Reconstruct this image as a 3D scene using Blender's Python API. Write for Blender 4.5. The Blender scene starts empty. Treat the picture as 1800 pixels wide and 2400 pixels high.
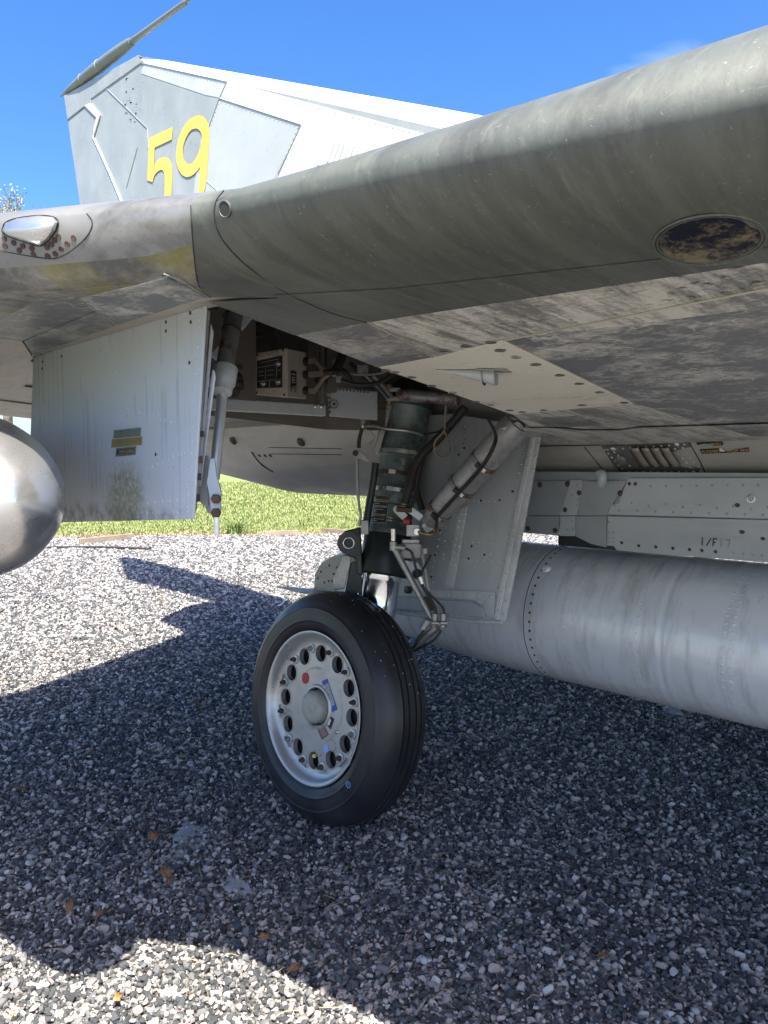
import bpy, bmesh, math, random
import numpy as np
from mathutils import Vector, Matrix, Euler
random.seed(7); rng = np.random.default_rng(7)
R = math.radians
scene = bpy.context.scene
col = scene.collection

# ------------------------------------------------------------------ camera
CAM_H = 1.08
HEAD = R(47.0)                       # heading: 47 deg from +Y (port) towards -X (aft)
PITCH = math.atan(110 / 1800)        # pitched slightly down
fwd = Vector((-math.sin(HEAD) * math.cos(PITCH), math.cos(HEAD) * math.cos(PITCH), -math.sin(PITCH)))
rgt = Vector((math.cos(HEAD), math.sin(HEAD), 0))
upv = rgt.cross(fwd)
CAM = Vector((0, 0, CAM_H))
cam_data = bpy.data.cameras.new('camera'); cam = bpy.data.objects.new('camera', cam_data); col.objects.link(cam)
cam.matrix_world = Matrix(((rgt.x, upv.x, -fwd.x, CAM.x), (rgt.y, upv.y, -fwd.y, CAM.y), (rgt.z, upv.z, -fwd.z, CAM.z), (0, 0, 0, 1)))
cam_data.sensor_fit = 'HORIZONTAL'; cam_data.sensor_width = 36; cam_data.lens = 36
cam_data.clip_start = 0.02; cam_data.clip_end = 3000
scene.camera = cam

# ------------------------------------------------------------------ sky and sun
SUN = Vector((0.55, -0.336, 1.0)).normalized()
world = bpy.data.worlds.new('World'); scene.world = world; world.use_nodes = True
wn = world.node_tree; wn.nodes.clear()
sky = wn.nodes.new('ShaderNodeTexSky'); sky.sky_type = 'NISHITA'; sky.sun_disc = False
sky.sun_elevation = math.asin(SUN.z); sky.sun_rotation = math.atan2(SUN.x, SUN.y)
sky.air_density = 1.0; sky.dust_density = 2.4; sky.ozone_density = 4.0; sky.altitude = 200
hsv = wn.nodes.new('ShaderNodeHueSaturation'); hsv.inputs['Saturation'].default_value = 1.3
hsv.inputs['Hue'].default_value = 0.508
bgn = wn.nodes.new('ShaderNodeBackground'); bgn.inputs['Strength'].default_value = 0.088
wout = wn.nodes.new('ShaderNodeOutputWorld')
wn.links.new(sky.outputs[0], hsv.inputs['Color'])
# one wisp of cloud low over the wing
def wnode(t, **k):
    n = wn.nodes.new(t)
    for a, v in k.items(): setattr(n, a, v)
    return n
tc = wnode('ShaderNodeTexCoord')
cdir = (fwd + rgt * ((1560 - 900) / 1800) + upv * ((1200 - 165) / 1800)).normalized()
vsub = wnode('ShaderNodeVectorMath', operation='SUBTRACT'); vsub.inputs[1].default_value = cdir
wn.links.new(tc.outputs['Generated'], vsub.inputs[0])
mp = wnode('ShaderNodeMapping'); mp.inputs['Rotation'].default_value = (0, 0, -HEAD); mp.inputs['Scale'].default_value = (1.0, 1.0, 2.2)
wn.links.new(vsub.outputs[0], mp.inputs['Vector'])
vl = wnode('ShaderNodeVectorMath', operation='LENGTH'); wn.links.new(mp.outputs[0], vl.inputs[0])
mr = wnode('ShaderNodeMapRange'); mr.inputs['From Min'].default_value = 0.085; mr.inputs['From Max'].default_value = 0.0
wn.links.new(vl.outputs['Value'], mr.inputs['Value'])
nz = wnode('ShaderNodeTexNoise'); nz.inputs['Scale'].default_value = 14; nz.inputs['Detail'].default_value = 7; nz.inputs['Distortion'].default_value = 0.6
wn.links.new(mp.outputs[0], nz.inputs['Vector'])
mm = wnode('ShaderNodeMath', operation='MULTIPLY'); wn.links.new(mr.outputs[0], mm.inputs[0]); wn.links.new(nz.outputs[0], mm.inputs[1])
cr = wnode('ShaderNodeMapRange'); cr.inputs['From Min'].default_value = 0.16; cr.inputs['From Max'].default_value = 0.5; cr.inputs['To Max'].default_value = 0.17
wn.links.new(mm.outputs[0], cr.inputs['Value'])
cmix = wnode('ShaderNodeMix', data_type='RGBA'); cmix.inputs[7].default_value = (6.5, 6.8, 7.2, 1)
wn.links.new(cr.outputs[0], cmix.inputs[0]); wn.links.new(hsv.outputs[0], cmix.inputs[6])
wn.links.new(cmix.outputs[2], bgn.inputs['Color']); wn.links.new(bgn.outputs[0], wout.inputs[0])

sd = bpy.data.lights.new('sun', 'SUN'); sd.energy = 4.0; sd.angle = R(0.53); sd.color = (1.0, 0.925, 0.80)
so = bpy.data.objects.new('sun', sd); col.objects.link(so); so.location = (6, -4, 12)
so.rotation_euler = (-SUN).to_track_quat('-Z', 'Y').to_euler()

vs = scene.view_settings; vs.view_transform = 'Standard'; vs.look = 'None'; vs.gamma = 1.0; vs.use_curve_mapping = False
vs.exposure = 1.9
scene.cycles.use_denoising = True
scene.cycles.max_bounces = 8; scene.cycles.diffuse_bounces = 4; scene.cycles.glossy_bounces = 4
scene.cycles.transparent_max_bounces = 6; scene.cycles.caustics_reflective = False; scene.cycles.caustics_refractive = False
scene.cycles.sample_clamp_indirect = 6

# ------------------------------------------------------------------ geometry helpers
def ray(x, y):
    """direction through photo pixel (1800 x 2400), scaled to unit depth"""
    return fwd + rgt * ((x - 900) / 1800) + upv * ((1200 - y) / 1800)
def P(x, y, d): return CAM + ray(x, y) * d                         # at depth d
def onY(x, y, Y): r = ray(x, y); return CAM + r * (Y / r.y)
def onX(x, y, X): r = ray(x, y); return CAM + r * (X / r.x)
def onZ(x, y, Z): r = ray(x, y); return CAM + r * ((Z - CAM_H) / r.z)
def onPl(x, y, p, n): r = ray(x, y); return CAM + r * ((Vector(p) - CAM).dot(n) / r.dot(n))
def march(x, y, f, d0=0.3, d1=9.0, n=400):
    r = ray(x, y); s0 = f(CAM + r * d0); step = (d1 - d0) / n
    for i in range(1, n + 1):
        d = d0 + step * i; s = f(CAM + r * d)
        if s0 * s <= 0:
            a, b = d - step, d
            for _ in range(30):
                m = (a + b) / 2
                if f(CAM + r * m) * s0 <= 0: b = m
                else: a = m
            return CAM + r * a
        s0 = s
    return CAM + r * d1
def frame(ax):
    ax = Vector(ax).normalized(); t = Vector((0, 0, 1)) if abs(ax.z) < 0.9 else Vector((1, 0, 0))
    u = ax.cross(t).normalized(); return u, ax.cross(u).normalized(), ax
def catmull(pts, k=6):
    pts = [Vector(p) for p in pts]
    if len(pts) < 3: return pts
    q = [pts[0] * 2 - pts[1]] + pts + [pts[-1] * 2 - pts[-2]]; out = []
    for i in range(1, len(q) - 2):
        for j in range(k):
            t = j / k; a, b, c, d = q[i - 1], q[i], q[i + 1], q[i + 2]
            out.append(0.5 * ((2 * b) + (c - a) * t + (2 * a - 5 * b + 4 * c - d) * t * t + (3 * b - a - 3 * c + d) * t ** 3))
    return out + [pts[-1]]

class MB:
    """collects shapes, then links them as ONE mesh object"""
    def __init__(s): s.v = []; s.f = []
    def add(s, vs_, fs):
        o = len(s.v); s.v += [tuple(v) for v in vs_]; s.f += [tuple(i + o for i in f) for f in fs]; return s
    def rings(s, rings, close=True, cap0=True, cap1=True):
        n = len(rings[0]); vs_ = [p for r_ in rings for p in r_]; fs = []
        m = n if close else n - 1
        for i in range(len(rings) - 1):
            for j in range(m):
                a = i * n + j; b = i * n + (j + 1) % n
                fs.append((a, b, b + n, a + n))
        if cap0: fs.append(tuple(reversed(range(n))))
        if cap1: fs.append(tuple(range((len(rings) - 1) * n, len(rings) * n)))
        return s.add(vs_, fs)
    def tube(s, p0, p1, r0, r1=None, n=16, caps=True):
        p0, p1 = Vector(p0), Vector(p1); r1 = r0 if r1 is None else r1
        u, w, a = frame(p1 - p0)
        c = [(math.cos(2 * math.pi * k / n), math.sin(2 * math.pi * k / n)) for k in range(n)]
        return s.rings([[p0 + (u * x + w * y) * r0 for x, y in c], [p1 + (u * x + w * y) * r1 for x, y in c]], True, caps, caps)
    def path(s, pts, r, n=8, k=6):
        pts = catmull(pts, k) if k else [Vector(p) for p in pts]; rings = []; u = None
        for i, p in enumerate(pts):
            t = (pts[min(i + 1, len(pts) - 1)] - pts[max(i - 1, 0)])
            if t.length < 1e-9: t = Vector((0, 0, 1))
            t.normalize()
            u = frame(t)[0] if u is None else (u - t * u.dot(t)).normalized()
            w = t.cross(u); rr = r(i / max(1, len(pts) - 1)) if callable(r) else r
            rings.append([p + (u * math.cos(2 * math.pi * j / n) + w * math.sin(2 * math.pi * j / n)) * rr for j in range(n)])
        return s.rings(rings)
    def lathe(s, o, ax, prof, n=48, ref=None, caps=(False, False), a0=0, a1=None):
        o = Vector(o); u, w, a = frame(ax)
        if ref is not None: u = (Vector(ref) - a * a.dot(Vector(ref))).normalized(); w = a.cross(u)
        rings = [[o + a * t + (u * math.cos(2 * math.pi * j / n) + w * math.sin(2 * math.pi * j / n)) * r_ for j in range(n)] for t, r_ in prof]
        return s.rings(rings, True, caps[0], caps[1])
    def box(s, c, hx, hy, hz):
        c, hx, hy, hz = map(Vector, (c, hx, hy, hz))
        v = [c + hx * i + hy * j + hz * k for k in (-1, 1) for j in (-1, 1) for i in (-1, 1)]
        return s.add(v, [(0, 2, 3, 1), (4, 5, 7, 6), (0, 1, 5, 4), (2, 6, 7, 3), (0, 4, 6, 2), (1, 3, 7, 5)])
    def bar(s, p0, p1, side, hw, ht):
        p0, p1 = Vector(p0), Vector(p1); a = (p1 - p0); d = a.normalized()
        side = Vector(side); side = (side - d * side.dot(d)).normalized(); t = d.cross(side)
        return s.box((p0 + p1) / 2, a / 2, side * hw, t * ht)
    def plate(s, poly, off):
        """n-gon prism: front polygon and the same shifted by off"""
        poly = [Vector(p) for p in poly]; n = len(poly); off = Vector(off)
        v = poly + [p + off for p in poly]
        return s.add(v, [tuple(range(n)), tuple(reversed(range(n, 2 * n)))] + [(i, i + n, (i + 1) % n + n, (i + 1) % n) for i in range(n)])
    def dome(s, p, nrm, r, h=None, n=8):
        p, nrm = Vector(p), Vector(nrm).normalized(); h = r * 0.45 if h is None else h
        u, w, a = frame(nrm); c = [(math.cos(2 * math.pi * k / n), math.sin(2 * math.pi * k / n)) for k in range(n)]
        return s.rings([[p + (u * x + w * y) * r for x, y in c], [p + a * h * 0.7 + (u * x + w * y) * r * 0.75 for x, y in c],
                        [p + a * h + (u * x + w * y) * r * 0.3 for x, y in c]], True, False, True)
    def torus(s, c, ax, RR, r_, n=40, m=10):
        c = Vector(c); u, w, a = frame(ax); rings = []
        for i in range(n + 1):
            d = u * math.cos(2 * math.pi * i / n) + w * math.sin(2 * math.pi * i / n)
            rings.append([c + d * RR + (d * math.cos(2 * math.pi * j / m) + a * math.sin(2 * math.pi * j / m)) * r_ for j in range(m)])
        return s.rings(rings, True, False, False)
    def grid(s, rows, flip=False):
        n = len(rows[0]); vs_ = [p for r_ in rows for p in r_]; fs = []
        for i in range(len(rows) - 1):
            for j in range(n - 1):
                a = i * n + j; q = (a, a + 1, a + n + 1, a + n)
                fs.append(tuple(reversed(q)) if flip else q)
        return s.add(vs_, fs)
    def build(s, name, mat, parent=None, smooth=35, bevel=0, recalc=True):
        me = bpy.data.meshes.new(name)
        off = ORIGIN.get(parent, Vector((0, 0, 0))) if parent is not None else Vector((0, 0, 0))
        me.from_pydata([tuple(Vector(v) - off) for v in s.v], [], s.f)
        if recalc:
            bm = bmesh.new(); bm.from_mesh(me); bmesh.ops.recalc_face_normals(bm, faces=bm.faces); bm.to_mesh(me); bm.free()
        me.validate(); me.materials.append(mat)
        if smooth:
            me.polygons.foreach_set('use_smooth', [True] * len(me.polygons)); me.set_sharp_from_angle(angle=R(smooth))
        o = bpy.data.objects.new(name, me); col.objects.link(o)
        if parent is not None: o.parent = parent; ORIGIN[o] = off
        if bevel:
            b = o.modifiers.new('bevel', 'BEVEL'); b.width = bevel; b.segments = 2; b.limit_method = 'ANGLE'; b.angle_limit = R(40)
        return o
ORIGIN = {}
def empty(name, loc, label, cat, group=None):
    o = bpy.data.objects.new(name, None); col.objects.link(o); o.location = loc; o.empty_display_size = 0.2
    o['label'] = label; o['category'] = cat
    if group: o['group'] = group
    ORIGIN[o] = Vector(loc); return o
def tag(o, label=None, cat=None, group=None, kind=None):
    for k, v in (('label', label), ('category', cat), ('group', group), ('kind', kind)):
        if v: o[k] = v
    return o
# ------------------------------------------------------------------ materials (all procedural)
class NT:
    def __init__(s, name):
        s.m = bpy.data.materials.new(name); s.m.use_nodes = True; s.t = s.m.node_tree; s.t.nodes.clear()
        s.out = s.t.nodes.new('ShaderNodeOutputMaterial'); s.b = s.t.nodes.new('ShaderNodeBsdfPrincipled')
        s.t.links.new(s.b.outputs[0], s.out.inputs[0]); s.tc = s.t.nodes.new('ShaderNodeTexCoord')
    def n(s, t, **k):
        x = s.t.nodes.new(t)
        for a, v in k.items(): setattr(x, a, v)
        return x
    def L(s, a, b): s.t.links.new(a, b)
    def put(s, v, inp):
        if hasattr(v, 'node'): s.L(v, inp)
        elif isinstance(v, (tuple, list)) and len(v) == 3 and inp.type == 'RGBA': inp.default_value = (*v, 1)
        else: inp.default_value = v
    def co(s, scale=(1, 1, 1), rot=(0, 0, 0)):
        m = s.n('ShaderNodeMapping'); m.inputs['Scale'].default_value = scale; m.inputs['Rotation'].default_value = rot
        s.L(s.tc.outputs['Object'], m.inputs['Vector']); return m.outputs[0]
    def noise(s, scale, detail=4, vec=None, rough=0.6, dist=0):
        x = s.n('ShaderNodeTexNoise'); x.inputs['Scale'].default_value = scale; x.inputs['Detail'].default_value = detail
        x.inputs['Roughness'].default_value = rough; x.inputs['Distortion'].default_value = dist
        s.L(vec if vec is not None else s.tc.outputs['Object'], x.inputs['Vector']); return x.outputs[0]
    def voro(s, scale, feat='F1', vec=None, out=0):
        x = s.n('ShaderNodeTexVoronoi', feature=feat); x.inputs['Scale'].default_value = scale
        s.L(vec if vec is not None else s.tc.outputs['Object'], x.inputs['Vector']); return x.outputs[out]
    def rng(s, v, a, b, c=0.0, d=1.0):
        x = s.n('ShaderNodeMapRange'); s.put(v, x.inputs['Value'])
        for i, q in zip(('From Min', 'From Max', 'To Min', 'To Max'), (a, b, c, d)): x.inputs[i].default_value = q
        return x.outputs[0]
    def mix(s, f, a, b, mode='MIX'):
        x = s.n('ShaderNodeMix', data_type='RGBA', blend_type=mode); s.put(f, x.inputs[0]); s.put(a, x.inputs[6]); s.put(b, x.inputs[7]); return x.outputs[2]
    def ma(s, op, a, b=0.0):
        x = s.n('ShaderNodeMath', operation=op); s.put(a, x.inputs[0]); s.put(b, x.inputs[1]); return x.outputs[0]
    def ramp(s, f, stops, interp='LINEAR'):
        x = s.n('ShaderNodeValToRGB'); s.L(f, x.inputs[0]); e = x.color_ramp.elements; x.color_ramp.interpolation = interp
        while len(e) < len(stops): e.new(0.5)
        for q, (p, c) in zip(e, stops): q.position = p; q.color = (*c, 1)
        return x.outputs[0]
    def bump(s, h, strength=0.3, dist=0.002, nrm=None):
        x = s.n('ShaderNodeBump'); x.inputs['Strength'].default_value = strength; x.inputs['Distance'].default_value = dist
        s.L(h, x.inputs['Height'])
        if nrm is not None: s.L(nrm, x.inputs['Normal'])
        return x.outputs[0]
    def done(s, col_, rough=0.5, metal=0.0, nrm=None, spec=None):
        s.put(col_, s.b.inputs['Base Color']); s.put(rough, s.b.inputs['Roughness']); s.put(metal, s.b.inputs['Metallic'])
        if nrm is not None: s.L(nrm, s.b.inputs['Normal'])
        if spec is not None: s.b.inputs['Specular IOR Level'].default_value = spec
        return s.m

def worn(name, base, var=0.25, rough=0.5, metal=0.0, grime=(0.05, 0.05, 0.045), g_amt=0.5, g_scale=7, streak=(1, 1, 1), speck=0.0,
         bumpy=0.1, rust=0.0):
    """painted or bare metal: uneven tone, grime patches (stretched), fine specks, optional rust"""
    t = NT(name)
    lo = tuple(c * (1 - var) for c in base); hi = tuple(min(1, c * (1 + var)) for c in base)
    c = t.mix(t.rng(t.noise(3.1, 5), 0.3, 0.7), lo, hi)
    g = t.noise(g_scale, 8, t.co(streak), 0.7, 0.3)
    c = t.mix(t.ma('MULTIPLY', t.rng(g, 0.5, 0.72), g_amt), c, grime)
    if speck:
        sp = t.rng(t.noise(160, 2), 0.66, 0.7); c = t.mix(t.ma('MULTIPLY', sp, speck), c, grime)
    if rust:
        ru = t.rng(t.noise(13, 9, None, 0.75), 0.62 - rust * 0.12, 0.66 - rust * 0.1)
        c = t.mix(ru, c, t.mix(t.noise(60, 3), (0.16, 0.06, 0.025), (0.07, 0.03, 0.018)))
    r_ = t.rng(t.noise(9, 6), 0.3, 0.7, max(0.05, rough - 0.12), min(1, rough + 0.14))
    if rust: metal = t.ma('MULTIPLY', t.ma('SUBTRACT', 1.0, ru), metal)
    return t.done(c, r_, metal, t.bump(t.noise(45, 5), bumpy, 0.003))

M = {}
# --- wing leading edge: dark olive drab, pale chips and run-off streaks
t = NT('olive_drab_paint')
c = t.mix(t.rng(t.noise(4, 6), 0.3, 0.7), (0.068, 0.078, 0.062), (0.102, 0.114, 0.092))
st = t.noise(26, 6, t.co((1.0, 0.1, 0.35), (0, 0, 0.1)), 0.7)
c = t.mix(t.ma('MULTIPLY', t.rng(st, 0.44, 0.66), 0.75), c, (0.03, 0.031, 0.026))
st2 = t.noise(60, 4, t.co((1.0, 0.07, 0.3), (0, 0, 0.1)), 0.7)
c = t.mix(t.ma('MULTIPLY', t.rng(st2, 0.55, 0.75), 0.6), c, (0.17, 0.168, 0.14))
def hair(scale, w, vec=None):
    return t.rng(t.ma('ABSOLUTE', t.ma('SUBTRACT', t.noise(scale, 1.5, vec, 0.5, 0.4), 0.5)), w, w * 0.35)
chip = t.ma('MULTIPLY', hair(150, 0.014), t.rng(t.noise(120, 2, t.co((1, 1, 1), (0.4, 0.2, 1.1))), 0.61, 0.65))
chip2 = t.rng(t.noise(330, 2, t.co((0.8, 0.35, 0.6), (0, 0, 0.9))), 0.69, 0.72)
ch = t.ma('MAXIMUM', chip, t.ma('MULTIPLY', chip2, t.rng(t.noise(5, 3), 0.38, 0.6)))
c = t.mix(t.ma('MULTIPLY', ch, 0.55), c, (0.26, 0.26, 0.22))
c = t.mix(t.ma('MULTIPLY', t.rng(t.noise(5.2, 6), 0.6, 0.75), 0.35), c, (0.13, 0.12, 0.03))
M['olive'] = t.done(c, t.rng(t.noise(14, 5), 0.3, 0.7, 0.48, 0.62), 0, t.bump(t.noise(110, 4), 0.2, 0.0015), 0.9)
t.b.inputs['Coat Weight'].default_value = 0.12; t.b.inputs['Coat Roughness'].default_value = 0.25

# --- wing underside: chalky grey-white worn through to dark primer
def underside(name, light, dark, lo, hi, cream=0.0, stretch=(0.45, 1.0, 1.0), rot=0.15, sc=5.5, worms=0.5):
    t = NT(name)
    v = t.co(stretch, (0, 0, rot)); big = t.noise(sc, 6, v, 0.6, 0.7); mid = t.noise(sc * 5, 6, v, 0.7, 0.4)
    fine = t.noise(170, 5, t.co((0.5, 1, 1), (0, 0, rot)), 0.8)
    n = t.ma('ADD', t.ma('ADD', big, t.ma('MULTIPLY', t.ma('SUBTRACT', mid, 0.5), 0.7)), t.ma('MULTIPLY', t.ma('SUBTRACT', fine, 0.5), 0.6))
    c = t.mix(t.rng(n, lo, hi), light, dark)
    tint = t.noise(2.7, 5); c = t.mix(t.rng(tint, 0.3, 0.7, 0.0, 0.22), c, tuple(x * 0.55 for x in light))
    c = t.mix(t.ma('MULTIPLY', t.rng(t.noise(3.4, 5), 0.5, 0.7), cream), c, (0.56, 0.48, 0.25))
    w_ = t.noise(26, 1.5, t.co((1, 1, 1), (0, 0, 0.7)), 0.5, 0.6)
    worm = t.ma('MULTIPLY', t.rng(t.ma('ABSOLUTE', t.ma('SUBTRACT', w_, 0.5)), 0.03, 0.012), t.rng(t.noise(9, 3), 0.55, 0.66))
    c = t.mix(t.ma('MULTIPLY', worm, worms), c, tuple(min(1, x * 1.15) for x in light))
    gm = t.rng(t.noise(140, 3), 0.62, 0.7); c = t.mix(t.ma('MULTIPLY', gm, 0.45), c, dark)
    return t.done(c, t.rng(big, 0.3, 0.7, 0.5, 0.38), 0, t.bump(t.noise(60, 4), 0.12, 0.002))
M['under_dark'] = underside('worn_dark_underside_paint', (0.58, 0.575, 0.53), (0.145, 0.152, 0.162), 0.28, 0.54, 0.0, (0.8, 1, 1), 0.35, 9, 0.7)
M['under_band'] = underside('streaked_pale_underside_paint', (0.68, 0.665, 0.60), (0.19, 0.19, 0.18), 0.40, 0.64, 0.06, (1.5, 0.3, 1), 0.05, 12)
M['under_cream'] = underside('cream_access_panel_paint', (0.80, 0.775, 0.67), (0.33, 0.32, 0.30), 0.60, 0.74, 0.16, (0.5, 1, 1))
M['under_grey'] = underside('grey_underside_paint', (0.5, 0.49, 0.45), (0.125, 0.13, 0.137), 0.26, 0.54, 0.05, (0.8, 1, 1), 0.3, 8)
M['under_aft'] = underside('beige_aft_underside_paint', (0.46, 0.42, 0.36), (0.22, 0.205, 0.185), 0.45, 0.66, 0.25, (0.25, 1, 1))
t = NT('algae_stained_grey_paint')
c = t.mix(t.rng(t.noise(7, 9, None, 0.7), 0.42, 0.56), (0.34, 0.335, 0.30), (0.10, 0.102, 0.10))
c = t.mix(t.ma('MULTIPLY', t.rng(t.noise(4.6, 7, t.co((1, 0.5, 1), (0, 0, 0.55)), 0.7), 0.45, 0.55), 0.85), c, (0.20, 0.18, 0.03))
M['under_algae'] = t.done(c, 0.55, 0, t.bump(t.noise(60, 4), 0.12, 0.002))
M['le_grey'] = worn('pale_weathered_leading_edge', (0.235, 0.235, 0.222), 0.22, 0.38, 0.35, (0.085, 0.08, 0.062), 0.95, 10, (1, 0.4, 1), 0.3)
M['fin'] = worn('pale_grey_green_fin_paint', (0.30, 0.33, 0.322), 0.1, 0.33, 0.0, (0.42, 0.45, 0.44), 0.5, 5, (1, 1, 0.5), 0, 0.02)
M['fin_glare'] = worn('fin_glare_paint', (0.66, 0.67, 0.645), 0.06, 0.3, 0.0, (0.54, 0.55, 0.52), 0.4, 6, (1, 1, 0.5), 0, 0.02)  # sunlight glare of the forward fin, put into the base colour
M['bullet'] = worn('grey_green_fairing_paint', (0.18, 0.205, 0.19), 0.1, 0.35, 0.1, (0.1, 0.1, 0.08), 0.3)
M['yellow'] = worn('yellow_number_paint', (0.84, 0.54, 0.10), 0.05, 0.45, 0, (0.6, 0.4, 0.1), 0.2)
M['fin_seam'] = worn('fin_joint', (0.33, 0.35, 0.34), 0.2, 0.7)
M['seam'] = worn('dark_panel_gap', (0.035, 0.035, 0.032), 0.3, 0.8)
M['seam_pale'] = worn('pale_sealant', (0.42, 0.41, 0.34), 0.2, 0.7, 0, (0.2, 0.19, 0.12), 0.5, 30)
# --- main gear door: pale blue-grey, scored, algae under the placards
t = NT('pale_blue_grey_door_paint')
c = t.mix(t.rng(t.noise(3, 4), 0.3, 0.7), (0.53, 0.58, 0.625), (0.60, 0.645, 0.69))
sc = t.rng(t.noise(26, 3, t.co((5.0, 1, 0.16), (0, -0.14, 0)), 0.6), 0.56, 0.61)
sc = t.ma('MULTIPLY', sc, t.rng(t.noise(7, 3), 0.45, 0.52)); c = t.mix(t.ma('MULTIPLY', sc, 0.3), c, (0.22, 0.23, 0.235))
spk = t.rng(t.noise(150, 3), 0.66, 0.71); c = t.mix(t.ma('MULTIPLY', spk, t.rng(t.noise(6, 3), 0.4, 0.7, 0, 0.75)), c, (0.12, 0.125, 0.11))
M['door_t'] = t; DOOR_C = c
M['door_in'] = worn('door_inner_grey', (0.3, 0.31, 0.33), 0.15, 0.5, 0, (0.1, 0.1, 0.09), 0.6, 14, (1, 1, 1), 0.4)
M['sealant'] = worn('crumbling_sealant', (0.22, 0.21, 0.19), 0.5, 0.9, 0, (0.05, 0.045, 0.04), 0.9, 40, (1, 1, 1), 0.5, 0.9)
M['strut_door'] = worn('mid_grey_strut_door_paint', (0.42, 0.45, 0.49), 0.1, 0.42, 0.2, (0.22, 0.23, 0.24), 0.5, 8, (1, 1, 0.3), 0.2, 0.05)
M['strut_trim'] = worn('pale_grey_trim_paint', (0.52, 0.54, 0.57), 0.1, 0.42, 0.15, (0.2, 0.2, 0.19), 0.5, 12, (1, 1, 0.3), 0.3, 0.05)
# --- bare metal
t = NT('dull_riveted_aluminium')
dr = t.noise(16, 7, t.co((1.2, 0.3, 0.22)), 0.72, 0.2)
c = t.mix(t.rng(t.noise(2.3, 4), 0.3, 0.7), (0.75, 0.775, 0.82), (0.86, 0.88, 0.91))
c = t.mix(t.ma('MULTIPLY', t.rng(dr, 0.48, 0.72), 0.55), c, (0.25, 0.245, 0.225))
M['tank'] = t.done(c, t.rng(dr, 0.3, 0.75, 0.26, 0.45), 0.2, t.bump(t.noise(6, 3, t.co((0.8, 1, 1))), 0.3, 0.02))
t = NT('polished_aluminium')
c = t.mix(t.rng(t.noise(4, 6), 0.35, 0.7), (0.68, 0.685, 0.69), (0.56, 0.545, 0.52))
M['polished'] = t.done(c, t.rng(t.noise(11, 8), 0.3, 0.75, 0.2, 0.42), 0.85, t.bump(t.noise(6, 4), 0.22, 0.012))
M['pylon'] = worn('pale_pylon_paint', (0.44, 0.475, 0.51), 0.07, 0.42, 0.1, (0.2, 0.21, 0.22), 0.35, 9, (0.3, 1, 1), 0.15, 0.04)
M['pylon2'] = worn('darker_pylon_paint', (0.34, 0.37, 0.40), 0.07, 0.45, 0.1, (0.2, 0.21, 0.22), 0.3, 9)
M['hull'] = worn('grey_belly_paint', (0.42, 0.415, 0.40), 0.12, 0.45, 0.1, (0.22, 0.21, 0.19), 0.55, 6, (0.25, 1, 1), 0.15, 0.05)
M['vent'] = worn('dark_grey_vent_plate', (0.15, 0.155, 0.16), 0.15, 0.45, 0.2, (0.07, 0.07, 0.07), 0.4, 15)
M['vane'] = worn('beige_vane_metal', (0.33, 0.30, 0.27), 0.15, 0.4, 0.4, (0.08, 0.07, 0.06), 0.4, 15)
M['chrome'] = worn('chromed_steel', (0.75, 0.77, 0.8), 0.03, 0.12, 1.0, (0.6, 0.6, 0.62), 0.2, 4, (1, 1, 1), 0, 0.0)
M['bright_rod'] = worn('satin_chrome', (0.80, 0.83, 0.88), 0.03, 0.3, 0.75, (0.7, 0.72, 0.75), 0.2, 6, (1, 1, 1), 0, 0.0)
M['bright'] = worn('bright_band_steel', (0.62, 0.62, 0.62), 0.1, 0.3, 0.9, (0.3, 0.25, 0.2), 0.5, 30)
M['gunmetal'] = worn('grey_fitting_metal', (0.32, 0.32, 0.315), 0.2, 0.42, 0.6, (0.09, 0.08, 0.07), 0.6, 25, (1, 1, 1), 0.3, 0.15)
M['brace'] = worn('scuffed_grey_brace', (0.36, 0.365, 0.375), 0.25, 0.42, 0.35, (0.15, 0.15, 0.15), 0.85, 45, (1, 1, 1), 0.4, 0.15)
t = NT('dark_teal_leg_enamel')
c = t.mix(t.rng(t.noise(12, 7), 0.38, 0.62), (0.075, 0.11, 0.118), (0.19, 0.25, 0.25))
c = t.mix(t.rng(t.noise(40, 8, None, 0.75), 0.55, 0.64), c, (0.3, 0.32, 0.3))
c = t.mix(t.rng(t.noise(30, 9, t.co((1, 1, 1.6)), 0.78), 0.585, 0.63), c, (0.075, 0.045, 0.03))
M['leg'] = t.done(c, t.rng(t.noise(20, 5), 0.3, 0.7, 0.35, 0.6), 0.15, t.bump(t.noise(50, 5), 0.3, 0.003))
M['leg_dark'] = worn('blackened_leg_enamel', (0.022, 0.03, 0.034), 0.3, 0.42, 0.2, (0.07, 0.055, 0.04), 0.5, 12, (1, 1, 1), 0.2, 0.2, 0.25)
M['rusty'] = worn('rusted_steel', (0.085, 0.055, 0.042), 0.4, 0.75, 0.2, (0.04, 0.025, 0.02), 0.7, 40, (1, 1, 1), 0.4, 0.4)
M['part_rust'] = worn('rust_bitten_zinc', (0.26, 0.27, 0.28), 0.2, 0.45, 0.5, (0.1, 0.1, 0.1), 0.5, 20, (1, 1, 0.5), 0.2, 0.2, 1.0)
M['rubber'] = worn('black_rubber_hose', (0.025, 0.023, 0.022), 0.3, 0.6, 0, (0.06, 0.055, 0.05), 0.4, 30)
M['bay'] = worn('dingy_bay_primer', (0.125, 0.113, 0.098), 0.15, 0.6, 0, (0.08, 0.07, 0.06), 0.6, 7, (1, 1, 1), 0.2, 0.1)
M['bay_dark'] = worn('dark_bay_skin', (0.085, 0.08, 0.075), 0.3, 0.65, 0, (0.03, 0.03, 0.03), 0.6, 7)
M['box'] = worn('beige_equipment_enamel', (0.42, 0.385, 0.33), 0.08, 0.5, 0, (0.14, 0.12, 0.1), 0.5, 16, (1, 1, 1), 0.2, 0.05)
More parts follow.
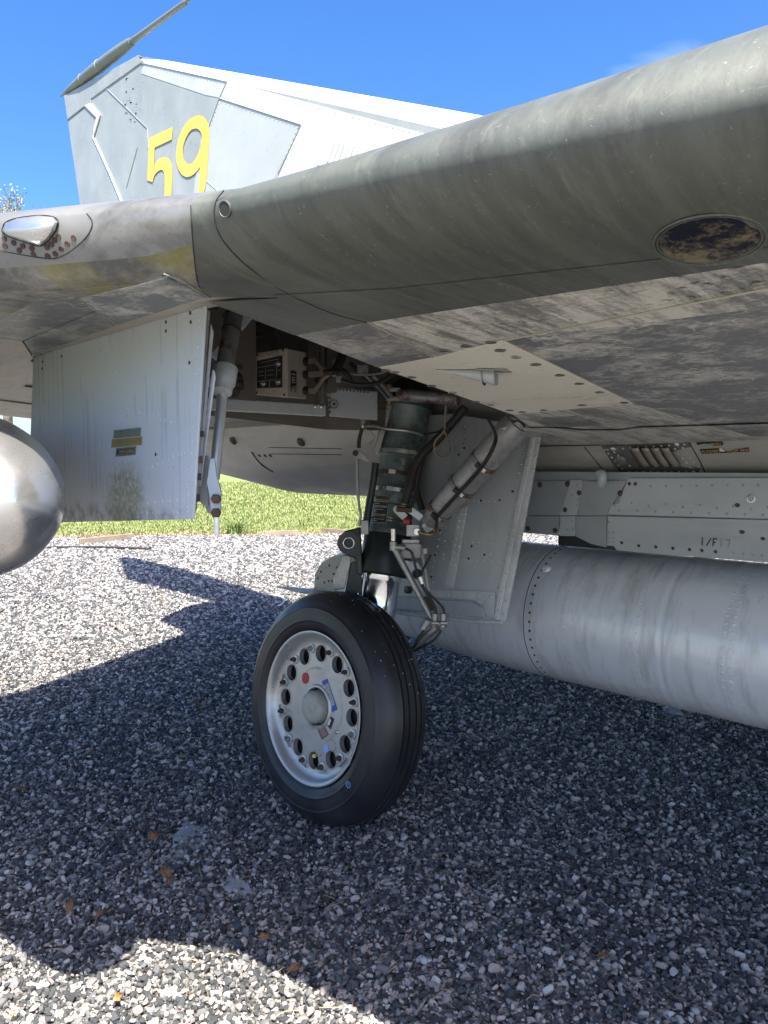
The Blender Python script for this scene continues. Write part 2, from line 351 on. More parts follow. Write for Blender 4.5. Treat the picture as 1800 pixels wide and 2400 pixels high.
M['black'] = worn('matt_black_plate', (0.02, 0.02, 0.022), 0.3, 0.5, 0, (0.07, 0.065, 0.06), 0.3, 25)
M['ink'] = worn('faded_white_print', (0.5, 0.49, 0.45), 0.1, 0.7)
M['label_y'] = worn('amber_letters', (0.72, 0.50, 0.14), 0.1, 0.6, 0, (0.3, 0.2, 0.08), 0.3, 60)
M['white'] = worn('chalk_white_paint', (0.75, 0.75, 0.73), 0.05, 0.6, 0, (0.5, 0.5, 0.48), 0.3)
M['placard_green'] = worn('faded_green_placard', (0.15, 0.20, 0.17), 0.25, 0.6, 0, (0.06, 0.08, 0.1), 0.6, 60)
M['placard_gold'] = worn('faded_gold_placard', (0.30, 0.23, 0.06), 0.25, 0.6, 0, (0.12, 0.1, 0.04), 0.6, 60)
M['marker'] = worn('marker_ink', (0.03, 0.03, 0.05), 0.2, 0.6)
M['marker_faint'] = worn('faint_marker_ink', (0.32, 0.33, 0.35), 0.2, 0.6)
M['red'] = worn('red_paint', (0.45, 0.03, 0.035), 0.15, 0.5, 0, (0.2, 0.03, 0.03), 0.4, 40)
M['blue'] = worn('blue_label', (0.06, 0.10, 0.42), 0.1, 0.45)
M['skyblue'] = worn('light_blue_dot', (0.26, 0.44, 0.78), 0.05, 0.5)
M['maroon'] = worn('maroon_label', (0.18, 0.09, 0.09), 0.15, 0.5)
M['cap_yellow'] = worn('yellow_valve_cap', (0.70, 0.66, 0.16), 0.1, 0.4)
M['brass'] = worn('old_brass', (0.35, 0.24, 0.09), 0.2, 0.4, 0.7)
M['wire'] = worn('dusty_cable_loom', (0.30, 0.25, 0.19), 0.3, 0.7, 0, (0.06, 0.05, 0.04), 0.7, 50)
# --- wheel
t = NT('tyre_rubber')
c = t.mix(t.rng(t.noise(6, 6), 0.3, 0.7), (0.014, 0.015, 0.019), (0.026, 0.027, 0.032))
c = t.mix(t.ma('MULTIPLY', t.rng(t.noise(20, 9, None, 0.8), 0.55, 0.8), 0.35), c, (0.09, 0.09, 0.088))
c = t.mix(t.ma('MULTIPLY', t.rng(t.noise(240, 2), 0.72, 0.75), t.rng(t.noise(9, 3), 0.45, 0.65)), c, (0.25, 0.245, 0.23))
TYRE = (t, c)
M['rim'] = worn('silver_wheel_paint', (0.50, 0.505, 0.50), 0.06, 0.34, 0.55, (0.25, 0.24, 0.22), 0.4, 14, (1, 1, 1), 0.25, 0.06)
M['rim_mark'] = worn('stamped_wheel_lettering', (0.34, 0.34, 0.335), 0.1, 0.5, 0.4)
M['hub'] = worn('chalky_hub_cap_paint', (0.40, 0.39, 0.34), 0.15, 0.55, 0.1, (0.17, 0.17, 0.14), 0.8, 22, (1, 1, 1), 0.4, 0.25)
M['disc'] = worn('dark_brake_steel', (0.03, 0.03, 0.032), 0.3, 0.4, 0.6)
t = NT('dark_glass_lens')
c = t.mix(t.rng(t.noise(18, 9, None, 0.8), 0.5, 0.6), (0.012, 0.012, 0.022), (0.21, 0.18, 0.105))
M['lens'] = t.done(c, 0.3, 0)
# --- ground
t = NT('gravel_bed')
vz = t.n('ShaderNodeTexVoronoi', feature='F1'); vz.inputs['Scale'].default_value = 70; t.L(t.tc.outputs['Object'], vz.inputs['Vector'])
bw = t.n('ShaderNodeSeparateColor'); t.L(vz.outputs['Color'], bw.inputs[0])
c = t.ramp(bw.outputs[0], [(0.0, (0.09, 0.092, 0.096)), (0.4, (0.2, 0.2, 0.2)), (0.65, (0.4, 0.385, 0.365)), (1.0, (0.6, 0.55, 0.5))])
c = t.mix(t.rng(vz.outputs['Distance'], 0.3, 0.75), c, (0.03, 0.028, 0.026))
M['gravel'] = t.done(c, 0.85, 0, t.bump(vz.outputs['Distance'], 1.0, -0.008))
def stone_mat(name, lo, hi):
    t = NT(name); oi = t.n('ShaderNodeObjectInfo')
    c = t.mix(oi.outputs['Random'], lo, hi)
    pz = t.noise(1.4, 4, oi.outputs['Location'], 0.6); c = t.mix(t.rng(pz, 0.4, 0.7, 0.0, 0.45), c, tuple(x * k_ for x, k_ in zip(lo, (0.92, 0.86, 0.78))))
    c = t.mix(t.rng(t.noise(170, 4), 0.35, 0.7), c, tuple(x * 0.62 for x in lo))
    sp = t.rng(t.noise(420, 2), 0.62, 0.7); c = t.mix(t.ma('MULTIPLY', sp, 0.5), c, tuple(min(1, x * 1.5 + 0.03) for x in hi))
    return t.done(c, 0.75, 0, t.bump(t.noise(300, 4), 0.4, 0.002))
STONE = [stone_mat('charcoal_stone', (0.052, 0.058, 0.066), (0.11, 0.119, 0.13)), stone_mat('grey_stone', (0.15, 0.155, 0.162), (0.30, 0.303, 0.306)),
         stone_mat('pale_stone', (0.50, 0.49, 0.475), (0.68, 0.66, 0.63)), stone_mat('pink_granite_stone', (0.39, 0.33, 0.305), (0.56, 0.485, 0.45))]
t = NT('meadow_soil')
c = t.mix(t.rng(t.noise(0.35, 6), 0.35, 0.65), (0.13, 0.18, 0.045), (0.2, 0.24, 0.07))
c = t.mix(t.rng(t.noise(7, 6), 0.5, 0.75), c, (0.2, 0.19, 0.08))
M['lawn'] = t.done(c, 0.9)
def blade_mat(name, a, b):
    t = NT(name); oi = t.n('ShaderNodeObjectInfo'); m = t.done(t.mix(oi.outputs['Random'], a, b), 0.55)
    t.b.inputs['Subsurface Weight'].default_value = 0.0; return m
M['grass'] = blade_mat('grass_blade', (0.12, 0.18, 0.04), (0.29, 0.31, 0.12))
M['straw'] = blade_mat('dry_grass_blade', (0.24, 0.18, 0.08), (0.40, 0.32, 0.17))
M['soil'] = worn('dry_border_soil', (0.22, 0.16, 0.10), 0.3, 0.95, 0, (0.32, 0.26, 0.15), 0.7, 9)
M['wood'] = worn('weathered_edging_board', (0.26, 0.21, 0.16), 0.2, 0.85, 0, (0.1, 0.08, 0.06), 0.6, 12, (1, 1, 8))
M['concrete'] = worn('old_concrete', (0.42, 0.425, 0.43), 0.3, 0.9, 0, (0.14, 0.14, 0.14), 0.8, 45, (1, 1, 1), 0.6, 1.0)
M['galv'] = worn('galvanised_steel', (0.5, 0.52, 0.54), 0.1, 0.4, 0.8, (0.3, 0.3, 0.3), 0.4, 12)
M['leaf'] = worn('dry_oak_leaf', (0.24, 0.115, 0.05), 0.35, 0.75, 0, (0.08, 0.045, 0.03), 0.5, 60)
M['leaf2'] = worn('orange_dry_leaf', (0.45, 0.19, 0.06), 0.2, 0.7)
M['bark'] = worn('tree_bark', (0.16, 0.13, 0.10), 0.2, 0.9)
M['bud'] = blade_mat('spring_leaf', (0.22, 0.21, 0.09), (0.34, 0.31, 0.15))
M['hedge'] = blade_mat('evergreen_leaf', (0.03, 0.06, 0.02), (0.07, 0.11, 0.04))
# ------------------------------------------------------------------ ground, gravel, lawn
def sheet(name, z, pts, mat):
    b = MB(); b.add([(x, y, z) for x, y in pts], [tuple(range(len(pts)))]); o = b.build(name, mat, None, 0, 0, False); o['kind'] = 'structure'; return o
def uw(d, l): p = CAM + Vector((-math.sin(HEAD), math.cos(HEAD), 0)) * d + rgt * l; return (p.x, p.y)   # depth / lateral on the ground
EDGE = 11.55
sheet('lawn', -0.03, [uw(-300, -600), uw(-300, 600), uw(1500, 1500), uw(1500, -1500)], M['lawn'])
bor = [(-14, 0.0), (-7.6, -0.55), (-5.6, -0.25), (-4.3, 0.12), (-3.2, 0.3), (-2.2, 0.28), (-1, 0.45), (0.5, 0.5), (3, 0.62), (8, 0.7), (16, 0.7)]
def border(l):
    for (a, x), (b, y) in zip(bor, bor[1:]):
        if a <= l <= b: return EDGE + x + (y - x) * (l - a) / (b - a)
    return EDGE
sheet('gravel_ground', 0.0, [uw(-16, -14)] + [uw(-16, 16)] + [uw(EDGE + x, l) for l, x in reversed(bor)], M['gravel'])
sheet('border_soil', -0.012, [uw(EDGE - 1.2, -14), uw(EDGE - 1.2, 16)] + [uw(EDGE + x + 0.55 + 0.25 * math.sin(l * 1.7), l) for l, x in reversed(bor)], M['soil'])

def hidden_collection(name, objs):
    c = bpy.data.collections.new(name)
    for o in objs: c.objects.link(o)
    return c
def scatter(name, pts, sizes, coll, mat, flat=False, weights=None, tilt=True):
    """one object: a cloud of points with the pieces of a collection set on them (geometry nodes)"""
    me = bpy.data.meshes.new(name); me.vertices.add(len(pts)); me.vertices.foreach_set('co', np.asarray(pts, dtype=np.float32).ravel())
    a = me.attributes.new('sz', 'FLOAT', 'POINT'); a.data.foreach_set('value', np.asarray(sizes, dtype=np.float32))
    n = len(pts); rot = np.zeros((n, 3), dtype=np.float32); rot[:, 2] = rng.uniform(0, 6.283, n)
    if tilt: rot[:, 0] = rng.uniform(-3.1, 3.1, n); rot[:, 1] = rng.uniform(-0.6, 0.6, n)
    else: rot[:, 0] = rng.uniform(-0.25, 0.25, n); rot[:, 1] = rng.uniform(-0.25, 0.25, n)
    r_ = me.attributes.new('rot', 'FLOAT_VECTOR', 'POINT'); r_.data.foreach_set('vector', rot.ravel())
    k = len(coll.objects); idx = rng.choice(k, n, p=weights).astype(np.int32)
    ia = me.attributes.new('pick', 'INT', 'POINT'); ia.data.foreach_set('value', idx)
    o = bpy.data.objects.new(name, me); col.objects.link(o)
    ng = bpy.data.node_groups.new(name, 'GeometryNodeTree')
    ng.interface.new_socket('Geometry', in_out='INPUT', socket_type='NodeSocketGeometry'); ng.interface.new_socket('Geometry', in_out='OUTPUT', socket_type='NodeSocketGeometry')
    N = ng.nodes.new; gi, go = N('NodeGroupInput'), N('NodeGroupOutput')
    ci = N('GeometryNodeCollectionInfo'); ci.inputs['Collection'].default_value = coll; ci.inputs['Separate Children'].default_value = True; ci.inputs['Reset Children'].default_value = True
    m2p = N('GeometryNodeMeshToPoints'); ip = N('GeometryNodeInstanceOnPoints'); ip.inputs['Pick Instance'].default_value = True
    def att(nm, ty):
        x = N('GeometryNodeInputNamedAttribute'); x.data_type = ty; x.inputs['Name'].default_value = nm; return x.outputs['Attribute']
    ng.links.new(gi.outputs[0], m2p.inputs['Mesh']); ng.links.new(m2p.outputs[0], ip.inputs['Points']); ng.links.new(ci.outputs[0], ip.inputs['Instance'])
    ng.links.new(att('pick', 'INT'), ip.inputs['Instance Index']); ng.links.new(att('sz', 'FLOAT'), ip.inputs['Scale'])
    ng.links.new(att('rot', 'FLOAT_VECTOR'), ip.inputs['Rotation']); ng.links.new(ip.outputs[0], go.inputs[0])
    md = o.modifiers.new('scatter', 'NODES'); md.node_group = ng; o['kind'] = 'stuff'; return o

def stone_mesh(i, mat):
    bm = bmesh.new(); r_ = random.Random(i * 7 + 3); ax = Vector((1.12, r_.uniform(0.7, 0.95), r_.uniform(0.5, 0.78)))
    for _ in range(17):
        v = Vector((r_.gauss(0, 1), r_.gauss(0, 1), r_.gauss(0, 1))).normalized() * r_.uniform(0.82, 1.08); bm.verts.new((v.x * ax.x, v.y * ax.y, v.z * ax.z))
    h = bmesh.ops.convex_hull(bm, input=bm.verts); bmesh.ops.delete(bm, geom=[g for g in h['geom_interior'] if isinstance(g, bmesh.types.BMVert)], context='VERTS')
    bmesh.ops.bevel(bm, geom=list(bm.edges), offset=0.07, segments=1, affect='EDGES')
    me = bpy.data.meshes.new('stone'); bm.to_mesh(me); bm.free(); me.materials.append(mat)
    me.polygons.foreach_set('use_smooth', [False] * len(me.polygons))
    return bpy.data.objects.new('stone', me)
order = [0, 0, 0, 1, 1, 1, 2, 2, 3, 3]; wts = np.array([.155, .145, .14, .095, .085, .07, .085, .065, .10, .085]); wts /= wts.sum()
stones = hidden_collection('stones', [stone_mesh(i, STONE[k]) for i, k in enumerate(order)])
def wedge(d0, d1, pitch, tan0=0.66, jit=0.5):
    ds = np.arange(d0, d1, pitch); out = []
    for d in ds:
        l = np.arange(-d * tan0 - 0.35, d * tan0 + 0.35, pitch); out.append(np.stack([np.full_like(l, d), l], 1))
    q = np.concatenate(out); q += rng.uniform(-jit, jit, q.shape) * pitch * 1.1; return q
def to_world(q, z):
    fx, fy = -math.sin(HEAD), math.cos(HEAD)
    return np.stack([q[:, 0] * fx + q[:, 1] * rgt.x, q[:, 0] * fy + q[:, 1] * rgt.y, z], 1)
def sizes(n, s): return np.clip(rng.lognormal(math.log(s), 0.34, n), s * 0.45, s * 2.3)
G = []
for d0, d1, pitch, s in ((1.05, 2.6, 0.0115, 0.0072), (2.6, 4.6, 0.0135, 0.0080), (4.6, 7.5, 0.0185, 0.0105), (7.5, 12.3, 0.027, 0.0145)):
    q = wedge(d0, d1, pitch); z = rng.uniform(-0.002, 0.006, len(q))
    if d1 < 8:
        q2 = q[rng.random(len(q)) < 0.33] + rng.uniform(-pitch, pitch, (1, 2)); q = np.concatenate([q, q2]); z = np.concatenate([z, rng.uniform(0.006, 0.013, len(q2))])
    lim = np.array([border(l) for l in q[:, 1]]) if d1 > 10 else None
    sz = sizes(len(q), s)
    if d1 < 5:
        q3 = q[rng.random(len(q)) < 0.45] + rng.uniform(-pitch, pitch, (1, 2)); q = np.concatenate([q, q3]); z = np.concatenate([z, rng.uniform(0.004, 0.011, len(q3))]); sz = np.concatenate([sz, sizes(len(q3), s * 0.45)])
    if lim is not None: k = q[:, 0] < lim - 0.1 * rng.random(len(q)); q, z, sz = q[k], z[k], sz[k]
    G.append((to_world(q, z), sz))
gp = np.concatenate([g[0] for g in G]); gs = np.concatenate([g[1] for g in G])
# the buried concrete slab shows through where the stones are thin
c1, c2, c3, c4 = [onZ(x, y, 0) for x, y in ((432, 1950), (465, 2040), (555, 2080), (1580, 1672))]
def bare(p):
    k = np.zeros(len(p), bool)
    for c, rx, ry, a in ((c1, 0.045, 0.105, 0.85), (c2, 0.05, 0.028, 0.3), (c3, 0.05, 0.024, 0.1), (c4, 0.035, 0.16, 0.75)):
        dx, dy = p[:, 0] - c.x, p[:, 1] - c.y; e = dx * math.cos(a) + dy * math.sin(a), -dx * math.sin(a) + dy * math.cos(a)
        k |= (e[0] / rx) ** 2 + (e[1] / ry) ** 2 < 0.9 + 0.5 * np.sin(dx * 190) * np.cos(dy * 160)
    return k
kill = bare(gp) & (rng.random(len(gp)) < 0.8); gp, gs = gp[~kill], gs[~kill]
tag(scatter('gravel', gp, gs, stones, None, weights=wts), 'loose crushed granite gravel in charcoal, grey and pink', 'gravel')
for nm, c, rx, ry, a, lb in (('concrete_slab', c1 + (c2 - c1) * 0.3, 0.05, 0.11, 0.85, 'pale buried concrete slab edge showing through the gravel left of the wheel'),
                             ('concrete_slab', c3, 0.05, 0.028, 0.1, 'small pale concrete patch in the gravel just below the larger slab edge'),
                             ('concrete_slab', c4, 0.035, 0.16, 0.75, 'thin concrete strip half buried in gravel beneath the belly drop tank')):
    b = MB(); pts = []
    for k in range(26):
        th = 2 * math.pi * k / 26; rr = 1 + 0.14 * math.sin(3 * th + 1) + 0.08 * math.sin(7 * th)
        x, y = rx * rr * math.cos(th), ry * rr * math.sin(th); pts.append(Vector((c.x + x * math.cos(a) - y * math.sin(a), c.y + x * math.sin(a) + y * math.cos(a), 0.0065)))
    b.plate(pts, (0, 0, -0.05)); tag(b.build(nm, M['concrete'], None, 30, 0.003), lb, 'concrete slab')

# --- straw and twigs among the stones
tw = MB(); r_ = random.Random(77)
for _ in range(260):
    x, y = uw(1.3 + r_.random() ** 1.4 * 7, 0); d_ = 1.3 + r_.random() ** 1.5 * 7.5; l_ = r_.uniform(-0.55, 0.55) * d_; x, y = uw(d_, l_); a = r_.uniform(0, 6.28); L_ = r_.uniform(0.015, 0.05)
    p0 = Vector((x, y, 0.017)); p2 = p0 + Vector((math.cos(a) * L_, math.sin(a) * L_, r_.uniform(-0.002, 0.01))); tw.path([p0, (p0 + p2) / 2 + Vector((r_.uniform(-0.004, 0.004), r_.uniform(-0.004, 0.004), 0.003)), p2], r_.uniform(0.0005, 0.0011), 4, 2)
tag(tw.build('straw_litter', M['straw'], None, 0, 0, False), 'scattered dry straw and twigs among the stones', 'litter', None, 'stuff')
# --- grass
def tuft(i, mat, n, hgt, spread):
    r_ = random.Random(100 + i); b = MB()
    for _ in range(n):
        a = r_.uniform(0, 6.283); o = Vector((r_.gauss(0, spread), r_.gauss(0, spread), 0)); L = hgt * r_.uniform(0.55, 1.15); le = r_.uniform(0.1, 0.7) * L
        d = Vector((math.cos(a), math.sin(a), 0)); s = Vector((-d.y, d.x, 0)) * 0.006
        m = o + d * le * 0.35 + Vector((0, 0, L * 0.6)); tip = o + d * le + Vector((0, 0, L * 0.95))
        b.add([o - s, o + s, m + s * 0.7, m - s * 0.7, tip], [(0, 1, 2, 3), (3, 2, 4)])
    me = bpy.data.meshes.new('tuft'); me.from_pydata(b.v, [], b.f); me.materials.append(mat); return bpy.data.objects.new('tuft', me)
tufts = hidden_collection('tufts', [tuft(i, M['grass'], 16, 0.06, 0.03) for i in range(4)])
drys = hidden_collection('dry_tufts', [tuft(i + 9, M['straw'], 12, 0.045, 0.03) for i in range(3)])
q = np.concatenate([wedge(10.5, 16, 0.06, 0.6), wedge(16, 24, 0.1, 0.55), wedge(24, 45, 0.2, 0.5)])
lim = np.array([border(l) for l in q[:, 1]]); dd = q[:, 0] - lim
k = dd > 0.12 + 0.5 * rng.random(len(q)) ** 2 ; q, dd = q[k], dd[k]
tag(scatter('lawn_grass', to_world(q, np.full(len(q), -0.03)), rng.uniform(0.6, 1.4, len(q)) * np.clip(q[:, 0] / 13, 1, 2.2), tufts, None, tilt=False), 'sunlit spring lawn behind the gravel', 'grass')
q = wedge(10.6, 13.2, 0.05, 0.62); lim = np.array([border(l) for l in q[:, 1]]); dd = q[:, 0] - lim
k = (dd > -0.06) & (dd < 0.75 * rng.random(len(q))); q = q[k]
tag(scatter('dry_border_grass', to_world(q, np.full(len(q), -0.02)), rng.uniform(0.6, 1.3, len(q)), drys, None, tilt=False), 'dry straw fringe along the gravel edge', 'grass')
# ------------------------------------------------------------------ aircraft
YC = 2.5
AIR = empty('jet_aircraft', (-1.8, YC, 0), 'weathered grey-green delta-wing military jet, numbered 59, parked on the gravel', 'aircraft')
BRK = Vector((-0.703, 0.419, 1.347))
ZL0 = 1.285
def zl(X, Y): return ZL0 - 0.1 * max(0.0, Y - 0.5)
def yle(X): return BRK.y + 0.27 * (X - BRK.x) if X > BRK.x else BRK.y - (BRK.x - X) * 0.545 / 0.839
def zle(X): return BRK.z - 0.03 * max(0, min(X, 1.6) - BRK.x) if X > BRK.x else max(BRK.z - 0.01 * (BRK.x - X), 1.33)
QL, QU = 0.15, 0.2
def e(q, Q): q = min(max(q / Q, 0), 1); return 1 - math.sqrt(max(0, 1 - (1 - q) ** 2))
def qlow(X): return QL if X > BRK.x else max(0.065, QL - (BRK.x - X) * 1.0)
def low(X, Y): return zl(X, Y) + max(0.0, zle(X) - zl(X, yle(X))) * e(Y - yle(X), qlow(X))
def upoff(X): return 0.03 + 0.115 * min(2.0, max(0, X - BRK.x))
def top(X, Y):
    q = Y - yle(X); return zle(X) + upoff(X) * (1 - e(q, QU)) + 0.16 * max(0, q)
def onW(x, y, dz=0.0): return march(x, y, lambda p: p.z - (low(p.x, p.y) - dz) if p.y > yle(p.x) else -1, 0.3, 8, 500)
def flat(x, y, dz=0.0):                     # on the flat inner underside
    return march(x, y, lambda p: p.z - (zl(p.x, p.y) - dz), 0.3, 12, 600)
def mir(p): return Vector((p[0], 2 * YC - p[1], p[2]))
HUA, HUB, HUT, HZ = 0.62, 0.37, 0.85, 1.3
def hscale(X):
    if X < -3.2: return max(0.45, 1 - (-3.2 - X) * 0.2)
    if X > 3.0: return max(0.2, 1 - (X - 3.0) * 0.16)
    return 1.0
def hull_f(p):
    k = hscale(p.x); a = (p.y - YC) / (HUA * k); b = (p.z - HZ - (1 - k) * 0.25) / ((HUB if p.z < HZ + (1 - k) * 0.25 else HUT) * k); return a * a + b * b - 1
def onH(x, y, off=0.0): return march(x, y, lambda p: hull_f(p) - off, 0.8, 8, 500)

def panel(pts, name, mat, parent, th=0.004, nrm=(0, 0, 1), inset=0.0015, bevel=0.0008):
    """thin plate whose edges stop just short of its neighbours, so the joint stays open"""
    c = sum((Vector(p) for p in pts), Vector()) / len(pts); n = len(pts); out = []
    nn = Vector(nrm)
    for i in range(n):
        a, b, d = Vector(pts[i - 1]), Vector(pts[i]), Vector(pts[(i + 1) % n])
        e1 = (b - a).normalized(); e2 = (d - b).normalized(); bis = (e2 - e1)
        n1 = nn.cross(e1)
        if n1.dot(c - (a + b) / 2) < 0: n1 = -n1
        n2 = nn.cross(e2)
        if n2.dot(c - (b + d) / 2) < 0: n2 = -n2
        m = n1 + n2
        m = m.normalized() / max(0.35, m.normalized().dot(n1)) if m.length > 0.3 else n1
        out.append(b + m * inset)
    return MB().plate(out, Vector(nrm) * th).build(name, mat, parent, 30, bevel)

# --- inner wing: leading-edge skin as one smooth shell, upper skin behind it
BAY = [onW(487, 708), flat(885, 862), flat(1245, 1003), Vector((-1.45, 1.93, 0)), Vector((-2.15, 1.80, 0)), Vector((-2.05, 1.1, 0)), Vector((-1.62, 0.535, 0))]
def le_shell(xs, mirror=False, q0=-9, q1=0.17):
    b = MB(); rows = []
    for X in xs:
        y0 = yle(X); row = []
        if q0 < 0:
            for q in [2.2, 1.6, 1.1, 0.7, 0.4, 0.3, 0.2, 0.14, 0.1, 0.07, 0.045, 0.025, 0.012, 0.004]: row.append(Vector((X, y0 + q, top(X, y0 + q))))
            row.append(Vector((X, y0, zle(X))))
        for q in [0.003, 0.01, 0.02, 0.035, 0.055, 0.075, 0.09, 0.11, 0.13, 0.15, 0.17]:
            if q0 <= q <= q1: X2 = X - 0.75 * q; row.append(Vector((X2, yle(X2) + q, low(X2, yle(X2) + q))))
        rows.append([mir(p) for p in row] if mirror else row)
    b.grid(rows, mirror); return b
XJ = -0.725
xs_in = list(np.linspace(XJ, BRK.x, 6)) + list(np.linspace(BRK.x + 0.02, 0.6, 34)) + [0.9, 1.3, 1.8, 2.4]
wing = le_shell(xs_in).build('inner_wing', M['olive'], AIR, 60)
tag(wing, 'dark olive inner wing with pale chips and a thick rounded leading edge')
le_shell(xs_in, True).build('inner_wing', M['olive'], AIR, 60)

# --- underside skin: backing sheet above the joints, then single panels
def px(l, f=flat, dz=0.0): return [f(x, y, dz) for x, y in l]
def strip_quad(name, pts, z, mat, th): return MB().plate([Vector((p[0], p[1], z)) for p in pts], (0, 0, th)).build(name, mat, AIR, 0)
LEd = 0.168
def le_in(X): return Vector((X, yle(X) + LEd, zl(X, yle(X) + LEd)))
# dark flat part behind the leading-edge shell, up to the paint line
paintA, paintB = flat(862, 756), flat(1800, 615)
dirP = (paintB - paintA)
def paint_at(X): k = (X - paintA.x) / dirP.x; p = paintA + dirP * k; return Vector((X, p.y, zl(X, p.y)))
b = MB(); rows = []
for X in np.linspace(paintA.x, 2.4, 24): rows.append([le_in(X) + Vector((0, -0.012, 0.0006)), paint_at(X) if paint_at(X).y > le_in(X).y + 0.01 else le_in(X) + Vector((0, 0.01, -0.001))])
b.grid(rows); b.build('leading_edge_underskin', M['olive'], AIR, 60)
bayA = BAY[0]; p690 = flat(690, 786)
MB().add([le_in(paintA.x) + Vector((0, -0.012, 0.0006)), paintA, p690, bayA, le_in(BRK.x) + Vector((0, -0.012, 0.0006))], [(0, 1, 2, 3, 4)]).build('leading_edge_underskin', M['olive'], AIR, 0)
far = lambda x, y: flat(x, y)
fwdR = Vector((2.4, 0, 0))
def ext(p, X): return Vector((X, p.y, p.z))
seamA, seamB = flat(1180, 798), flat(1800, 676)
seamF = seamA + (seamB - seamA) * 4.2
joint1, joint2 = flat(1258, 1001), flat(1431, 1010)
JY = 1.88
PANELS = [
    ('wing_panel', 'under_grey', [(690, 786), (862, 757), (1015, 838), (885, 862)], None),
    ('wing_panel', 'under_band', [(862, 756), (1800, 615), (1800, 676), (1180, 798), (1015, 838)], [2, 3]),
    ('access_panel', 'under_cream', [(885, 862), (1015, 838), (1180, 798), (1488, 946), (1200, 972)], None),
]
P1 = [flat(x, y) for x, y in PANELS[0][2]]; panel(P1, 'wing_panel', M['under_grey'], AIR)
pF = paint_at(2.4); sF = seamA + (seamB - seamA) * ((2.4 - seamA.x) / (seamB.x - seamA.x))
sF = Vector((2.4, max(sF.y, pF.y + 0.06), 0)); sF.z = zl(2.4, sF.y)
panel([paintA, pF, sF, seamA, flat(1015, 838)], 'wing_panel', M['under_band'], AIR)
crm = [flat(x, y) for x, y in PANELS[2][2]]
cream = panel(crm, 'access_panel', M['under_cream'], AIR, 0.006); tag(cream, 'cream painted access panel with rusty screw heads and a scoop')
tipc = flat(1488, 946)
# big dark worn panel between the seam and the fuselage joint
def zp(X, Y): return Vector((X, Y, zl(X, Y)))
panel([seamA, sF, zp(2.4, JY), zp(tipc.x + 0.02, JY), tipc], 'wing_panel', M['under_dark'], AIR)
# narrow panel inboard of the cream one, with a small hatch in it
bE = flat(1245, 1003)
panel([flat(1200, 972), tipc, zp(tipc.x + 0.02, JY), zp(bE.x - 0.05, JY), bE], 'wing_panel', M['under_band'], AIR)
hp = [flat(x, y, 0.0012) for x, y in ((1236, 982), (1352, 975), (1410, 996), (1292, 1003))]
panel(hp, 'hatch', M['under_grey'], AIR, 0.001, (0, 0, 1), 0.0, 0.0004)
# backing sheet over the joints (dark), above the plates
bk = MB()
def back(pts): bk.add([Vector((p[0], p[1], zl(p[0], p[1]) + 0.0075)) for p in pts], [tuple(range(len(pts)))])
back([le_in(BRK.x), le_in(2.4), zp(2.4, JY), zp(bE.x, JY), bE, flat(885, 862), bayA])
bk.build('inner_skin', M['seam'], AIR, 0)
# sealed joints drawn as raised beads
def bead(pts, r_=0.0012, mat='seam', name='panel_seam', f=None, k=0):
    return MB().path(pts, r_, 5, k).build(name, M[mat], AIR, 60)
bead([onW(x, y, 0.0004) for x, y in ((525, 446), (507, 470), (502, 500), (512, 545), (545, 592), (600, 640), (680, 692), (780, 735), (860, 756))], 0.0007, 'seam', k=4)
bead([flat(x, y, 0.001) for x, y in ((1180, 798), (1490, 737), (1800, 676))], 0.0016, 'seam_pale')
bead([flat(x, y, 0.0008) for x, y in ((862, 756), (940, 795), (1015, 838))], 0.0012, 'seam_pale')
# circle scribed on the grey panel
cc = flat(822, 803); MB().torus(cc + Vector((0, 0, -0.0005)), (0, 0, 1), 0.028, 0.0007, 40, 5).build('inspection_ring', M['under_band'], AIR, 60)
# dark lens with double rim behind the leading edge
lc = onW(1661, 563)
nl = Vector((0.05, -0.21, -1)).normalized()
rL = (flat(1780, 575) - flat(1540, 572)).length / 2
lens = MB().lathe(lc, nl, [(-0.014, rL * 1.0), (0.0015, rL * 1.0), (0.0015, rL * 0.97), (0.0, rL * 0.96)], 48).build('lens_ring', M['olive'], AIR, 40)
MB().torus(lc + nl * 0.001, nl, rL * 1.06, 0.0012, 48, 8).build('lens_rim', M['olive'], lens, 60)
MB().lathe(lc, nl, [(-0.003, rL * 0.955), (0.001, rL * 0.95), (0.0018, rL * 0.7), (0.002, 0.0005)], 48).build('lens_glass', M['lens'], lens, 60)
# screw heads on the cream panel
sm = MB(); sm2 = MB()
for x, y in ((905, 868), (925, 873), (965, 885), (1012, 905), (1060, 921), (1116, 942), (1150, 950), (1195, 962), (1224, 966), (1275, 962), (1365, 950),
             (978, 836), (1040, 823), (1092, 812), (1150, 803), (1256, 855), (1312, 880), (1358, 900), (1406, 920), (1463, 944), (1172, 822), (1210, 838)):
    p = flat(x, y, 0.001); sm.lathe(p, (0, 0, -1), [(-0.002, 0.0062), (0.0006, 0.0062), (0.0008, 0.0045), (0.0002, 0.002)], 12, None, (False, True)); sm2.torus(p, (0, 0, 1), 0.0078, 0.0009, 14, 5)
tag(sm.build('screw_heads', M['rusty'], cream, 60), kind='stuff'); tag(sm2.build('screw_rings', M['under_dark'], cream, 60), kind='stuff')
